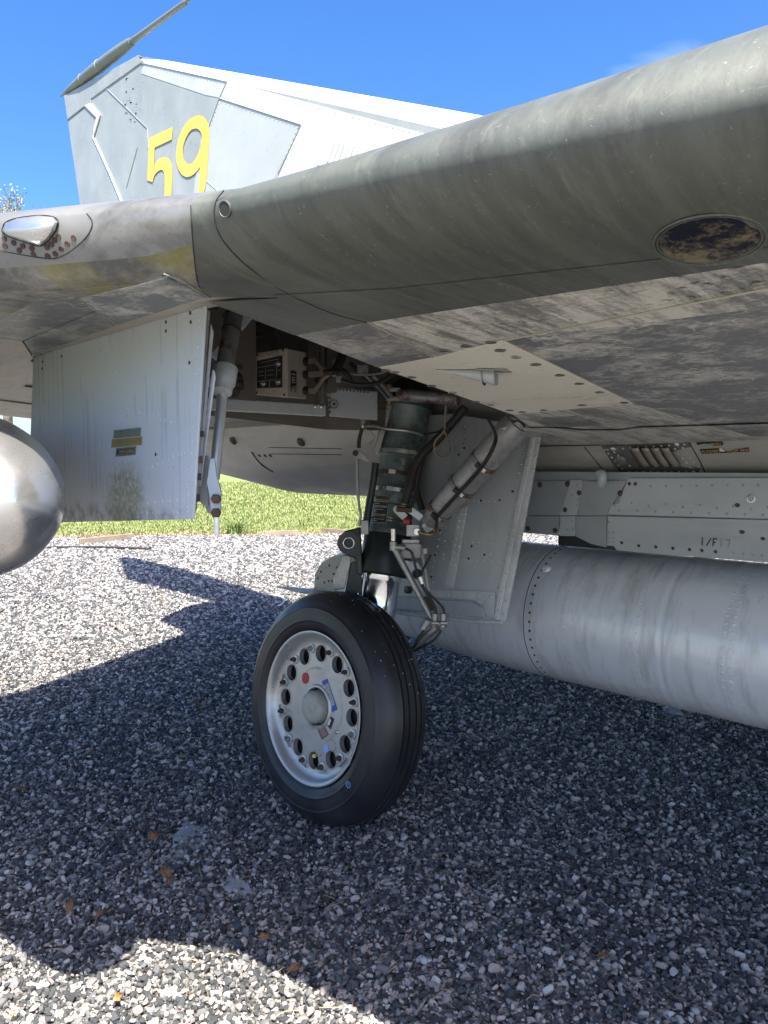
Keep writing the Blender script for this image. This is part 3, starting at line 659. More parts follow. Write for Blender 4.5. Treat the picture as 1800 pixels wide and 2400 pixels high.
# drain scoop
s0, s1 = flat(1022, 866), flat(1176, 868); sd1 = (s1 - s0); su = sd1.normalized(); sv = Vector((-su.y, su.x, 0))
if sv.dot(Vector((0, 1, 0))) < 0: sv = -sv
L = sd1.length * 0.9; Wn, Wf, hS = 0.012, 0.034, 0.024; dn = Vector((0, 0, -1))
rows = []
for i in range(8):
    k = i / 7; a_ = s0 + su * L * k + dn * 0.0005
    rows.append([a_ - sv * Wn * k + dn * 0, a_ - sv * Wn * k * 0.9 + dn * hS * k * 0.55, a_ - sv * Wn * k * 0.4 + dn * hS * k * 0.92, a_ + sv * Wf * k * 0.3 + dn * hS * k, a_ + sv * Wf * k * 0.85 + dn * hS * k * 0.9, a_ + sv * Wf * k * 0.98 + dn * hS * k * 0.5, a_ + sv * Wf * k])
sc_o = MB().grid(rows).build('drain_scoop', M['pylon'], AIR, 50); sl = sc_o.modifiers.new('thick', 'SOLIDIFY'); sl.thickness = 0.0016
MB().add([p - su * 0.02 * (1 if i else 1) for i, p in enumerate(rows[-1])], [tuple(range(7))]).build('scoop_mouth', M['seam'], sc_o, 0)
MB().plate([s0 + su * (L * 0.72) - sv * 0.018, s0 + su * (L * 1.2) - sv * 0.016, s0 + su * (L * 1.26) + sv * 0.012, s0 + su * (L * 1.15) + sv * 0.04, s0 + su * (L * 0.8) + sv * 0.042], (0, 0, -0.0016)).build('scoop_base', M['under_dark'], sc_o, 0)
# row of domed rivets on the light band and the dark panel (only those that read)
rv = MB()
for i in range(14):
    x = 1500 + i * 24; y = 737 - (x - 1490) * 0.197 - 9 - 6 * (i % 2)
    if x < 1800: rv.dome(flat(x, y, 0.0005), (0, 0, -1), 0.003, 0.0008)
for x, y in ((1575, 690), (1600, 677), (1625, 700), (1560, 706), (1730, 630), (1775, 664), (1660, 668), (1590, 652), (1628, 666), (1700, 652)): rv.dome(flat(x, y, 0.0006), (0, 0, -1), 0.0048, 0.0008, 10)
tag(rv.build('rivet_heads', M['under_band'], AIR, 60), kind='stuff')
# ------------------------------------------------------------------ outer wing (starboard detailed, port plain)
xs_out = list(np.linspace(XJ, -2.2, 36)) + [-2.5, -2.9]
le_shell(xs_out, False, 0.02, 0.17).build('outer_wing_underskin', M['under_algae'], AIR, 60)
ow = le_shell(xs_out, False, -9, 0.02).build('outer_wing', M['le_grey'], AIR, 60); tag(ow, 'outer wing with pale scuffed leading edge and green algae stains')
le_shell(xs_out, True).build('outer_wing', M['olive'], AIR, 60)
def zaft(X, Y): return 1.2848 - 0.03 * max(0, Y - 0.5)
def aft(x, y, dz=0.0): return march(x, y, lambda p: p.z - (zaft(p.x, p.y) - dz), 0.3, 14, 700)
def xte(Y): return -3.06 - max(0, Y - 0.715) * 0.523 if Y > -0.2 else -3.06
# skin over the whole aft and outer underside, with the bay left open
rearA, rearB, rearC = aft(470, 944), aft(763, 962), Vector((-1.78, 1.60, 0))
sk = MB()
def skp(pts): sk.add([Vector((p[0], p[1], zaft(p[0], p[1]) + 0.004)) for p in pts], [tuple(range(len(pts)))])
hinge_f, hinge_r = Vector((-0.90, 0.535, 0)), Vector((-1.62, 0.535, 0))
skp([(XJ, yle(XJ) + LEd - 0.01), (-1.3, yle(-1.3) + LEd - 0.01), (-1.3, 0.535), (-0.9, 0.535), (-0.72, 0.6)])
skp([(-1.3, yle(-1.3) + LEd - 0.01), (-2.2, yle(-2.2) + LEd - 0.01), (-2.2, 0.535), (-1.3, 0.535)])
skp([(-2.2, yle(-2.2) + LEd - 0.01), (-2.9, yle(-2.9) + LEd - 0.01), (-3.06, -0.85), (xte(0.535), 0.535), (-2.2, 0.535)])
skp([(-1.62, 0.535), (-2.2, 0.535), (xte(0.535), 0.535), (xte(0.8), 0.8), (xte(1.4), 1.4), (xte(2.0), 2.0), (-1.74, 2.0), (rearC.x, rearC.y), (rearB.x, rearB.y), (rearA.x, rearA.y)])
sk.build('aft_underside_skin', M['under_aft'], AIR, 0)
# the same, simply, to port and the upper skins closing both sides
for m in (False, True):
    b = MB(); f_ = (lambda p: mir(p)) if m else (lambda p: p)
    rows = [[f_(Vector((X, Y, top(max(X, -2.6), max(Y, yle(X))) - max(0, (-1.6 - X)) * 0.09))) for Y in np.linspace(0.5, 2.4, 8)] for X in np.linspace(-0.9, -2.9, 8)]
    rows.append([f_(Vector((xte(Y) if Y > 0.6 else -3.06, Y, zaft(0, Y) + 0.02))) for Y in np.linspace(0.5, 2.4, 8)])
    b.grid(rows)
    b.grid([[f_(Vector((-2.9, yle(-2.9) + 0.1, 1.36))), f_(Vector((-2.9, 0.5, 1.40)))], [f_(Vector((-3.06, -0.85, 1.30))), f_(Vector((-3.06, 0.5, 1.30)))]])
    b.build('upper_wing_skin', M['olive'], AIR, 50)
b = MB()
b.add([mir((X, Y, zaft(X, Y))) for X, Y in ((2.4, 1.3), (BRK.x, 0.58), (-2.9, -0.8), (-3.06, -0.7), (xte(0.7), 0.7), (xte(2), 2), (2.4, 2))], [tuple(range(7))])
b.build('port_underside_skin', M['under_aft'], AIR, 0)
# elevon with its own gap
el = [Vector((xte(Y) + 0.55, Y, zaft(0, Y) - 0.001)) for Y in (0.75, 1.85)] + [Vector((xte(Y) + 0.01, Y, zaft(0, Y) - 0.001)) for Y in (1.85, 0.75)]
panel(el, 'elevon', M['under_aft'], AIR, 0.012)
# visible outer panels
op = lambda l: [flat(x, y, 0.0035) if False else march(x, y, lambda p: p.z - (zaft(p.x, p.y) - 0.0005), 0.3, 9, 500) for x, y in l]
panel(op([(181, 700), (392, 651), (488, 697), (277, 763)]), 'wing_panel', M['under_dark'], AIR, 0.004)
panel(op([(117, 688), (181, 700), (228, 728), (54, 800), (-70, 780)]), 'wing_panel', M['under_grey'], AIR, 0.004)
panel(op([(228, 728), (277, 763), (78, 834), (54, 800)]), 'wing_panel', M['under_grey'], AIR, 0.004)
panel(op([(-70, 704), (60, 690), (180, 678), (300, 668), (330, 667), (185, 699), (117, 688), (-70, 780)]), 'wing_panel', M['under_algae'], AIR, 0.004)
panel(op([(-70, 782), (54, 800), (78, 836), (60, 905), (-70, 905)]), 'wing_panel', M['under_aft'], AIR, 0.004)
bead(op([(492, 699), (430, 660), (385, 642)]), 0.0008, 'seam_pale')
bead(op([(181, 700), (277, 763)]), 0.0008, 'seam_pale')
# paint edge and end cap of the pale leading edge
bead([Vector((XJ - 0.75 * q, yle(XJ - 0.75 * q) + q, low(XJ - 0.75 * q, yle(XJ - 0.75 * q) + q) - 0.0004)) for q in (0, 0.004, 0.012, 0.025, 0.04, 0.06, 0.08, 0.11)], 0.0006, 'seam', k=3)
bead([march(x, y, lambda p: p.z - (low(p.x, p.y) - 0.0006) if p.y > yle(p.x) else -1, 0.3, 6, 600) for x, y in ((203, 500), (215, 516), (212, 540), (190, 568), (150, 598), (110, 606), (0, 588))], 0.0006, 'seam', k=4)
def nlow(p):
    h = 0.002; gx = (low(p.x + h, p.y) - low(p.x - h, p.y)) / (2 * h); gy = (low(p.x, p.y + h) - low(p.x, max(p.y - h, yle(p.x)))) / (p.y + h - max(p.y - h, yle(p.x)))
    return Vector((gx, gy, -1)).normalized()
# teardrop fairing set into the leading edge, ringed by screws
lo_ = lambda x, y, dz=0.0008: march(x, y, lambda p: p.z - (low(p.x, p.y) - dz) if p.y > yle(p.x) else -1, 0.3, 6, 600)
ring = [(4, 541), (12, 522), (40, 511), (90, 505), (125, 508), (136, 520), (130, 540), (115, 562), (93, 577), (50, 565), (15, 552)]
pts = [lo_(x, y, 0.0) for x, y in ring]; c = sum(pts, Vector()) / len(pts); nrm = (CAM - c).normalized()
rows = []
for k, h in ((1.0, 0.0), (0.97, 0.004), (0.85, 0.009), (0.6, 0.014), (0.3, 0.017), (0.02, 0.018)): rows.append([c + (p - c) * k + nrm * h for p in pts])
b = MB(); b.rings(rows, True, False, True); fa = b.build('teardrop_fairing', M['polished'], AIR, 60); tag(fa, 'smooth silvery teardrop fairing let into the leading edge')
MB().path([p + nrm * 0.001 for p in pts + pts[:1]], 0.0007, 5, 3).build('fairing_seam', M['seam'], fa, 60)
sm = MB()
for x, y in ((10, 560), (32, 569), (53, 577), (74, 582), (11, 577), (45, 587), (78, 596), (110, 580), (120, 573), (128, 563), (137, 555), (111, 600), (129, 595), (143, 584), (157, 572), (172, 558)):
    p = lo_(x, y, 0.0003); sm.lathe(p, nlow(p), [(-0.001, 0.0031), (0.0005, 0.0031), (0.0003, 0.0012)], 10, None, (False, True))
tag(sm.build('screw_heads', M['rusty'], ow, 60), kind='stuff')
# round gun-camera port in the leading edge next to the joint
pc = march(527, 490, lambda p: p.z - low(p.x, p.y) if p.y > yle(p.x) else -1, 0.3, 4, 600); pn = Vector((0.35, -0.93, -0.02)).normalized()
pn = nlow(pc)
pt = MB().lathe(pc, pn, [(-0.004, 0.0086), (0.0008, 0.0084), (0.0012, 0.0076), (0.0006, 0.0070)], 24).build('vent_port', M['olive'], AIR, 60)
MB().lathe(pc, pn, [(-0.002, 0.0072), (0.0006, 0.0070), (0.0007, 0.0003)], 24).build('port_hole', M['seam'], pt, 60)

# ------------------------------------------------------------------ fuselage
b = MB(); rings = []
for X in [-4.15, -3.9, -3.5, -3.2, -2.8, -2.4, -2.0, -1.6, -1.2, -0.8, -0.4, 0, 0.5, 1, 2, 3, 4, 5, 6, 7]:
    k = hscale(X); cz = HZ + (1 - k) * 0.25; row = []
    for j in range(64):
        a = 2 * math.pi * j / 64; s_ = math.sin(a); row.append(Vector((X, YC + HUA * k * math.cos(a), cz + (HUT if s_ > 0 else HUB) * k * s_)))
    rings.append(row)
b.rings(rings, True, True, True); hull = b.build('fuselage', M['hull'], AIR, 50); tag(hull, 'grey streaked belly of the fuselage')
MB().lathe((-4.151, YC, HZ + 0.2), (-1, 0, 0), [(0.0, 0.3), (0.16, 0.27), (0.16, 0.24), (0.0, 0.22), (-0.0, 0.001)], 40).build('exhaust_nozzle', M['vent'], AIR, 50)
# belly seams and a few rusty screws seen past the bay
for l in (((480, 1047), (640, 1049), (800, 1052)), ((480, 1062), (640, 1064), (800, 1066))):
    MB().path([onH(x, y, 0.002) for x, y in l], 0.0013, 5, 0).build('belly_seam', M['seam'], hull, 60)
for x, y in ((547, 1033), (706, 1036)):
    p = onH(x, y); MB().dome(p, (0, -0.7, -0.7), 0.022, 0.014, 12).build('belly_bolt', M['bay_dark'], hull, 60)
MB().path([onH(x, y, 0.003) for x, y in ((590, 1060), (612, 1088), (640, 1106))], 0.004, 5, 3).build('belly_seam', M['seam'], hull, 60)
for x in (608, 621, 634): MB().dome(onH(x, 1068), (0, -0.7, -0.7), 0.009, 0.003, 10).build('belly_screw', M['rusty'], hull, 60)

# ------------------------------------------------------------------ gear bay
def roof(x, y): return min(1.58, top(x, y) - 0.03)
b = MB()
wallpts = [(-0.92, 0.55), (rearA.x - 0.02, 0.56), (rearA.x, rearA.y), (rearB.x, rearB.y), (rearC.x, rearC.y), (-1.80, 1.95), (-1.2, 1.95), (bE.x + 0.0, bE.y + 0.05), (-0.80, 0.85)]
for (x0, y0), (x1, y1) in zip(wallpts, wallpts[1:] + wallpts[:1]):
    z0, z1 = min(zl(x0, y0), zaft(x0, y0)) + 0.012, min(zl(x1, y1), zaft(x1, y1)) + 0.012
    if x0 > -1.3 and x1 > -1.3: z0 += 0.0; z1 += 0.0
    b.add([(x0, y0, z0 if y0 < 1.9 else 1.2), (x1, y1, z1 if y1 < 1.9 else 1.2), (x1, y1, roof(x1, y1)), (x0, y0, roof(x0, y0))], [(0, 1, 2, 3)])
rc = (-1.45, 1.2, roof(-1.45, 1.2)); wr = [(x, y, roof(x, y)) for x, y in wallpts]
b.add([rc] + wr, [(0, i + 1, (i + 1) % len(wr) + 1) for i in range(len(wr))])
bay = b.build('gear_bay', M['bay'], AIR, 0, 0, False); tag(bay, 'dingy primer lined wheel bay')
# sill beam along the rear edge
bd = (rearB - rearA).normalized(); bn = Vector((-bd.y, bd.x, 0)); bn = bn if bn.dot(rearA - CAM) > 0 else -bn
A0, A1 = P(440, 929, 2.12), P(764, 949, 2.20); B1 = P(764, 975, 2.20); B0 = P(440, 957, 2.12)
beam = MB().plate([A0, A1, B1, B0], bn * 0.03).build('sill_beam', M['strut_door'], AIR, 0, 0.002)
for x in (740, 754): MB().dome(P(x, 953, 2.195), -bn, 0.006, 0.003, 12).build('rivet', M['bright'], beam, 60)
MB().plate([P(738, 945, 2.205), P(768, 929, 2.21), P(772, 976, 2.21), P(764, 976, 2.205), P(763, 945, 2.205)], bn * 0.004).build('gusset', M['bay'], beam, 0)
# equipment box with its dial plate, connectors and loom
def onv(x, y, base, nrm): return onPl(x, y, base, nrm)
bp = P(685, 920, 2.06); bf = Vector((0.28, -0.96, 0)).normalized()            # front face faces outboard
bs = Vector((0.96, 0.28, 0)).normalized()
F = [onPl(x, y, bp, bf) for x, y in ((601, 828), (673, 817), (673, 932), (600, 926))]
bk_ = -bf * 0.075
Wd = 0.10
body = MB(); fr = [F[0], F[1], F[2], F[3]]
sidepts = [onPl(x, y, F[1], bs) for x, y in ((676, 820), (722, 828), (722, 932), (676, 932))]
dpt = (sidepts[1] - sidepts[0])
body.plate([F[0], F[1], F[2], F[3]], dpt)
box = body.build('equipment_box', M['box'], AIR, 0, 0.004); tag(box, 'beige electrical control box with black dial plate and cables')
MB().plate([F[0] + bf * 0.006 + (F[0] - F[1]) * 0.02, F[1] + bf * 0.006 + (F[1] - F[0]) * 0.05, F[2] + bf * 0.006 + (F[2] - F[3]) * 0.05, F[3] + bf * 0.006], -bf * 0.006).build('lid', M['box'], box, 0, 0.003)
def fq(u, v, o=0.0075): return F[0] + (F[1] - F[0]) * u + (F[3] - F[0]) * v + (F[2] - F[1] - (F[3] - F[0])) * u * v + bf * o
MB().plate([fq(0.08, 0.2), fq(0.9, 0.14), fq(0.9, 0.8), fq(0.08, 0.84)], -bf * 0.001).build('dial_plate', M['black'], box, 0, 0.0005)
ln = MB()
for u0, v0, u1, v1 in ((0.1, 0.36, 0.88, 0.3), (0.1, 0.68, 0.88, 0.62), (0.36, 0.4, 0.36, 0.64), (0.72, 0.32, 0.72, 0.78), (0.5, 0.66, 0.5, 0.8), (0.14, 0.46, 0.3, 0.45), (0.14, 0.55, 0.3, 0.54), (0.42, 0.44, 0.62, 0.43), (0.42, 0.54, 0.62, 0.53), (0.76, 0.44, 0.86, 0.43), (0.2, 0.25, 0.8, 0.2)):
    ln.bar(fq(u0, v0, 0.0078), fq(u1, v1, 0.0078), bf.cross(fq(u1, v1) - fq(u0, v0)), 0.0004, 0.0002)
tag(ln.build('printed_lines', M['ink'], box, 0), kind='stuff')
for u, v in ((0.78, 0.3), (0.78, 0.68), (0.3, 0.72)):
    p = fq(u, v); MB().lathe(p, bf, [(0, 0.0085), (0.003, 0.008), (0.003, 0.005), (0.008, 0.0045), (0.008, 0.003), (0.012, 0.0025)], 16, None, (False, True)).build('toggle_switch', M['bright'], box, 50)
for u, v in ((0.2, 0.13), (0.38, 0.115), (0.55, 0.1), (0.72, 0.085)): MB().tube(fq(u, v, 0.006), fq(u, v, 0.012), 0.004, None, 10).build('knob', M['box'], box, 50)
for u, v in ((0.08, 0.06), (0.92, 0.03), (0.95, 0.95), (0.06, 0.95)): MB().dome(fq(u, v, 0.006), bf, 0.004, 0.002).build('screw', M['rusty'], box, 50)
def sq(u, v, o=0.0): return sidepts[0] + (sidepts[1] - sidepts[0]) * u + (sidepts[3] - sidepts[0]) * v + bs * o
MB().plate([sq(0.1, 0.42, 0.001), sq(0.38, 0.43, 0.001), sq(0.36, 0.86, 0.001), sq(0.1, 0.86, 0.001)], bs * 0.001).build('side_plate', M['black'], box, 0)
for v in (0.5, 0.57, 0.62, 0.67): MB().bar(sq(0.14, v, 0.0025), sq(0.3, v, 0.0025), (0, 0, 1), 0.0014, 0.0004).build('print_line', M['ink'], box, 0)
MB().tube(sq(0.2, 0.8, 0.002), sq(0.2, 0.8, 0.010), 0.008, 0.007, 12).build('knob', M['gunmetal'], box, 50)
loomT = P(778, 872, 2.06)
for i, v in enumerate((0.2, 0.48, 0.82)):
    p = sq(0.84, v); MB().tube(p, p + bs * 0.012, 0.012, 0.010, 14).build('connector', M['black'], box, 50)
    w = MB()
    for k in range(4):
        o = Vector((0, 0, 0.0035 * (k - 1.5))); w.path([p + bs * 0.01 + o, p + bs * 0.035 + o * 1.2, loomT + (p - loomT) * 0.35 + o * 0.8 + Vector((0, 0, -0.004 * (v > 0.7))), loomT + o * 0.4], 0.0022, 6, 5)
    w.build('cable', M['wire'], box, 60)
MB().path([loomT + Vector((-0.02, -0.01, 0)), loomT, P(800, 868, 2.1), P(815, 880, 2.12), P(830, 905, 2.15), P(868, 908, 2.2)], 0.0085, 8, 5).build('cable_loom', M['rubber'], AIR, 60)
MB().path([P(785, 870, 2.08), P(798, 845, 2.1), P(806, 825, 2.12)], 0.012, 8, 5).build('cable_loom', M['rubber'], AIR, 60)
# bay structure: ribs, riveted plate, stringers
for (x0, x1, y0, y1, d, mt) in ((752, 760, 800, 945, 2.14, 'bay'), (766, 790, 815, 920, 2.18, 'bay'), (640, 648, 760, 830, 2.2, 'bay_dark'), (585, 592, 770, 940, 2.24, 'bay_dark')):
    MB().plate([P(x0, y0, d), P(x1, y0, d), P(x1, y1, d), P(x0, y1, d)], bn * 0.02).build('bay_rib', M[mt], bay, 0, 0.001)
pl = MB().plate([P(768, 905, 2.22), P(885, 918, 2.26), P(885, 985, 2.26), P(768, 975, 2.22)], bn * 0.01).build('bay_plate', M['strut_door'], bay, 0, 0.002)
rv = MB()
for i in range(12): rv.dome(P(772 + i * 8.2, 910 + i * 0.9, 2.218 + i * 0.0028), -bn, 0.0035, 0.0018)
for i in range(5): rv.dome(P(773, 922 + i * 11, 2.218), -bn, 0.0035, 0.0018)
for i in range(6): rv.dome(P(748, 822 + i * 19, 2.138), -bn, 0.0035, 0.0018)
tag(rv.build('rivets', M['bay'], bay, 60), kind='stuff')
MB().torus(P(783, 947, 2.22), bn, 0.012, 0.0008, 20, 5).build('access_hole_rim', M['seam'], bay, 60)
MB().dome(P(783, 947, 2.22), -bn, 0.004, 0.001).build('access_hole', M['seam'], bay, 60)
MB().plate([P(470, 690, 2.0), P(600, 690, 2.1), P(600, 940, 2.1), P(470, 925, 2.0)], bn * 0.01).build('bay_wall_panel', M['bay'], bay, 0)
for x, y in ((505, 722), (527, 740), (563, 860), (655, 790)): MB().dome(P(x, y, 1.98 + (x - 470) / 1300), -bn, 0.007, 0.002, 10).build('bay_screw', M['seam'], bay, 60)
MB().bar(P(500, 840, 1.7), P(585, 740, 1.7), fwd, 0.006, 0.008).build('bay_link', M['strut_door'], bay, 0, 0.001)
for x, y, r_ in ((500, 895, 0.016), (555, 892, 0.018), (545, 915, 0.02), (562, 905, 0.012)): MB().lathe(P(x, y, 1.95), fwd * -1 + Vector((0, 0, 0.2)), [(0, r_), (0.02, r_), (0.024, r_ * 0.7), (0.03, r_ * 0.3)], 14, None, (True, True)).build('bay_fitting', M['rubber'] if x > 510 else M['gunmetal'], bay, 50)
MB().box(P(655, 805, 2.3), (0.09, 0.02, 0), (0, 0.02, 0), (0, 0, 0.06)).build('bay_unit', M['bay_dark'], bay, 0, 0.003)

r_ = random.Random(31)
for i in range(9):
    y0 = r_.uniform(770, 915); x0 = r_.uniform(470, 560) if i % 2 else r_.uniform(730, 800); d0 = r_.uniform(2.0, 2.18); L_ = r_.uniform(60, 150)
    MB().path([P(x0, y0, d0), P(x0 + L_ * 0.3, y0 + r_.uniform(-14, 14), d0), P(x0 + L_ * 0.7, y0 + r_.uniform(-18, 18), d0 + 0.02), P(x0 + L_, y0 + r_.uniform(-30, 30), d0 + 0.03)], r_.uniform(0.003, 0.0065), 7, 5).build('bay_pipe', M[('gunmetal', 'rubber', 'wire')[i % 3]], bay, 60)
for i in range(7):
    p = P(r_.uniform(735, 870), r_.uniform(830, 905), r_.uniform(2.12, 2.2)); MB().box(p, rgt * r_.uniform(0.008, 0.018), fwd * 0.01, Vector((0, 0, r_.uniform(0.008, 0.02)))).build('bay_fitting', M[('gunmetal', 'leg_dark', 'part_rust')[i % 3]], bay, 0, 0.002)
for i in range(4): MB().path([P(820 + i * 18, 850 + i * 10, 2.2), P(850 + i * 14, 880 + i * 6, 2.22), P(880 + i * 10, 905 + i * 5, 2.25), P(900 + i * 6, 930, 2.28)], 0.006, 7, 5).build('bay_pipe', M[('rubber', 'gunmetal')[i % 2]], bay, 60)
# ------------------------------------------------------------------ fin
FY = 2.44                                        # starboard skin plane of the fin
def fp(x, y, Y=FY): return onY(x, y, Y)
tipR, tipF = fp(150, 224), fp(322, 130)
le0, le1 = fp(322, 130, YC), fp(1112, 268, YC)
led = (le1 - le0).normalized()
base = 2.0
te0 = fp(190, 494); ted = (te0 - tipR); teB = tipR + ted * ((base - tipR.z) / ted.z)
leB = le0 + led * ((base + 0.1 - le0.z) / led.z)
w0, w1 = fp(338, 147), fp(1112, 318)             # where the nose wedge meets the flat side
wB = w0 + (w1 - w0) * ((base + 0.05 - w0.z) / (w1.z - w0.z))
def sided(p, s): return Vector((p.x, YC + s * (YC - FY), p.z))
b = MB()
for s in (-1, 1):
    sk_ = [sided(p, s) for p in (tipR, tipF, w0, wB, teB)]
    sk_[0].y = sk_[4].y = YC + s * 0.018
    sk_[0].y = YC + s * 0.02
    b.add([Vector((tipR.x, YC + s * (YC - FY), tipR.z)), Vector((tipF.x, YC + s * (YC - FY), tipF.z)), sided(w0, s), sided(wB, s), sided(teB, s)], [(0, 1, 2, 3, 4)])
b.add([sided(tipR, -1), sided(tipR, 1), sided(tipF, 1), sided(tipF, -1)], [(0, 1, 2, 3)])
b.add([sided(tipR, -1), sided(tipR, 1), sided(teB, 1), sided(teB, -1)], [(0, 1, 2, 3)])
fin = b.build('fin', M['fin'], AIR, 0); tag(fin, 'grey-green tail fin with faded old crest outlines')
b = MB()
for s in (-1, 1): b.add([sided(w0, s), Vector((le0.x, YC, le0.z)), Vector((leB.x, YC, leB.z)), sided(wB, s), ], [(0, 1, 2, 3)])
b.add([sided(tipF, -1), sided(tipF, 1), Vector((le0.x, YC, le0.z))], [(0, 1, 2)])
b.add([sided(w0, -1), sided(tipF, -1), Vector((le0.x, YC, le0.z))], [(0, 1, 2)]); b.add([sided(w0, 1), sided(tipF, 1), Vector((le0.x, YC, le0.z))], [(0, 1, 2)])
MB.build(b, 'fin_leading_edge', M['fin_glare'], fin, 0)
SY = FY - 0.0015
def decal(pts, name, mat, parent, th=0.004): return MB().plate([fp(x, y, SY) for x, y in pts], (0, th, 0)).build(name, mat, parent, 0)
# sun glare on the forward fin, painted as lighter panels set proud of the side
decal([(532, 190), (1300, 395), (1300, 700), (700, 480), (640, 420), (706, 293), (516, 231)], 'fin_skin_panel', M['fin_glare'], fin, 0.0012)
decal([(338, 148), (532, 190), (514, 229), (480, 222), (330, 172)], 'fin_skin_panel', worn('half_glare_fin_paint', (0.50, 0.53, 0.52), 0.06, 0.34, 0.05, (0.3, 0.33, 0.33), 0.4, 5), fin, 0.0012)  # half step of that glare, done by colour
decal([(514, 231), (706, 292), (650, 420), (560, 700), (420, 700), (470, 330)], 'fin_skin_panel', worn('faint_glare_fin_paint', (0.42, 0.45, 0.44), 0.07, 0.33, 0.0, (0.4, 0.43, 0.42), 0.3, 5), fin, 0.0012)  # weakest step of the glare put into the colour
SY = FY - 0.003
def fline(pts, w=0.006, mat='fin_seam'): return MB().path([fp(x, y, SY) for x, y in pts], w * 0.45, 4, 0).build('fin_seam', M[mat], fin, 60)
fline([(330, 147), (532, 191), (514, 230), (470, 350)], 0.006); fline([(514, 230), (706, 292), (652, 408)], 0.006); fline([(345, 136), (212, 232), (214, 238)], 0.006)
fline([(250, 208), (345, 300), (352, 385)], 0.004); fline([(322, 345), (296, 440)], 0.005); fline([(484, 424), (512, 448)], 0.003, 'white')
fline([(1112, 300), (860, 250)], 0.005)
# louvre panel
SY = FY - 0.004
lv = decal([(780, 322), (850, 345), (836, 420), (742, 385)], 'louvre_panel', M['fin_glare'], fin, 0.003)
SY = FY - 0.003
for i in range(6): MB().path([fp(785 + i * 11, 330 + i * 3, SY - 0.002), fp(768 + i * 11, 378 + i * 3, SY - 0.002)], 0.008, 6, 0).build('louvre', M['fin_glare'], lv, 60)
# rudder with its bright hinge line and notch
decal([(160, 282), (212, 242), (236, 270), (220, 322), (300, 520), (195, 520)], 'rudder', M['fin'], fin, 0.002)
fline([(158, 281), (200, 248), (213, 238)], 0.014)
MB().path([fp(218, 320, SY), fp(258, 408, SY), (fp(296, 500, SY))], 0.007, 5, 0).build('rudder_hinge', M['white'], fin, 60)
b = MB(); b.plate([fp(200, 248, SY), fp(213, 241, SY), fp(236, 270, SY), fp(221, 320, SY), fp(222, 300, SY), fp(228, 276, SY)], (0, -0.008, 0)); b.build('rudder_horn', M['fin_glare'], fin, 0)
rv = MB(); r_ = random.Random(9)
for (x0, y0, x1, y1, n) in ((345, 158, 525, 196, 24), (520, 224, 480, 330, 12), (520, 240, 700, 298, 20), (698, 300, 655, 400, 9), (225, 215, 345, 140, 16), (345, 310, 350, 380, 7), (410, 320, 470, 340, 6), (560, 205, 1000, 320, 34)):
    for i in range(n): k = i / (n - 1); rv.dome(fp(x0 + (x1 - x0) * k, y0 + (y1 - y0) * k, FY - 0.0025), (0, -1, 0), 0.0042, 0.001, 6)
tag(rv.build('rivets', M['fin_seam'], fin, 60), kind='stuff')
# number 59 in yellow
SY = FY - 0.0048
def arc(cx, cy, rx, ry, a0, a1, n, rot=0):
    o = []
    for i in range(n + 1):
        a = R(a0 + (a1 - a0) * i / n); x, y = rx * math.cos(a), ry * math.sin(a); o.append((cx + x * math.cos(rot) - y * math.sin(rot), cy + x * math.sin(rot) + y * math.cos(rot)))
    return o
def z(x, y): return (300 + x * 0.1567, 200 + y * 0.1567)          # from the enlarged crop of the number
five_out = [z(*p) for p in ((668, 622), (655, 808), (396, 932), (385, 1218), (420, 1150), (462, 1105), (510, 1078), (555, 1070), (600, 1090), (632, 1135), (650, 1200), (658, 1300), (656, 1450), (645, 1640), (628, 1800), (560, 2300), (440, 2300), (520, 1800), (545, 1640), (552, 1450), (548, 1350), (535, 1290), (512, 1262), (485, 1262), (440, 1290), (405, 1330), (380, 1385), (366, 1447), (286, 1418), (318, 788))]
decal(five_out, 'number_five', M['yellow'], fin, 0.0006)
out9 = [z(*p) for p in ((1010, 460), (1075, 447), (1130, 470), (1175, 525), (1205, 600), (1216, 700), (1212, 820), (1200, 1000), (1188, 1180), (1176, 1350), (1160, 1500), (1135, 1600), (1105, 1668), (980, 1702), (1020, 1640), (1045, 1560), (1060, 1460), (1068, 1340), (1078, 1215), (1040, 1270), (990, 1325), (930, 1362), (870, 1372), (810, 1340), (760, 1270), (730, 1170), (718, 1050), (728, 920), (760, 780), (810, 660), (870, 560), (940, 495))]
in9 = [z(*p) for p in ((1000, 645), (950, 660), (900, 720), (855, 810), (828, 900), (816, 1000), (825, 1090), (860, 1155), (912, 1186), (960, 1165), (1010, 1100), (1055, 1010), (1088, 910), (1108, 810), (1105, 740), (1080, 680), (1040, 645))]
bm = bmesh.new()
def loop(pts):
    vs_ = [bm.verts.new(fp(x, y, SY) - ORIGIN[AIR]) for x, y in pts]; return [bm.edges.new((vs_[i], vs_[(i + 1) % len(vs_)])) for i in range(len(vs_))]
ed = loop(out9) + loop(in9); bmesh.ops.triangle_fill(bm, use_beauty=True, edges=ed, normal=(0, -1, 0))
me = bpy.data.meshes.new('number_nine'); bm.to_mesh(me); bm.free(); me.materials.append(M['yellow'])
o9 = bpy.data.objects.new('number_nine', me); col.objects.link(o9); o9.parent = fin
sl = o9.modifiers.new('thick', 'SOLIDIFY'); sl.thickness = 0.0005; sl.offset = 0
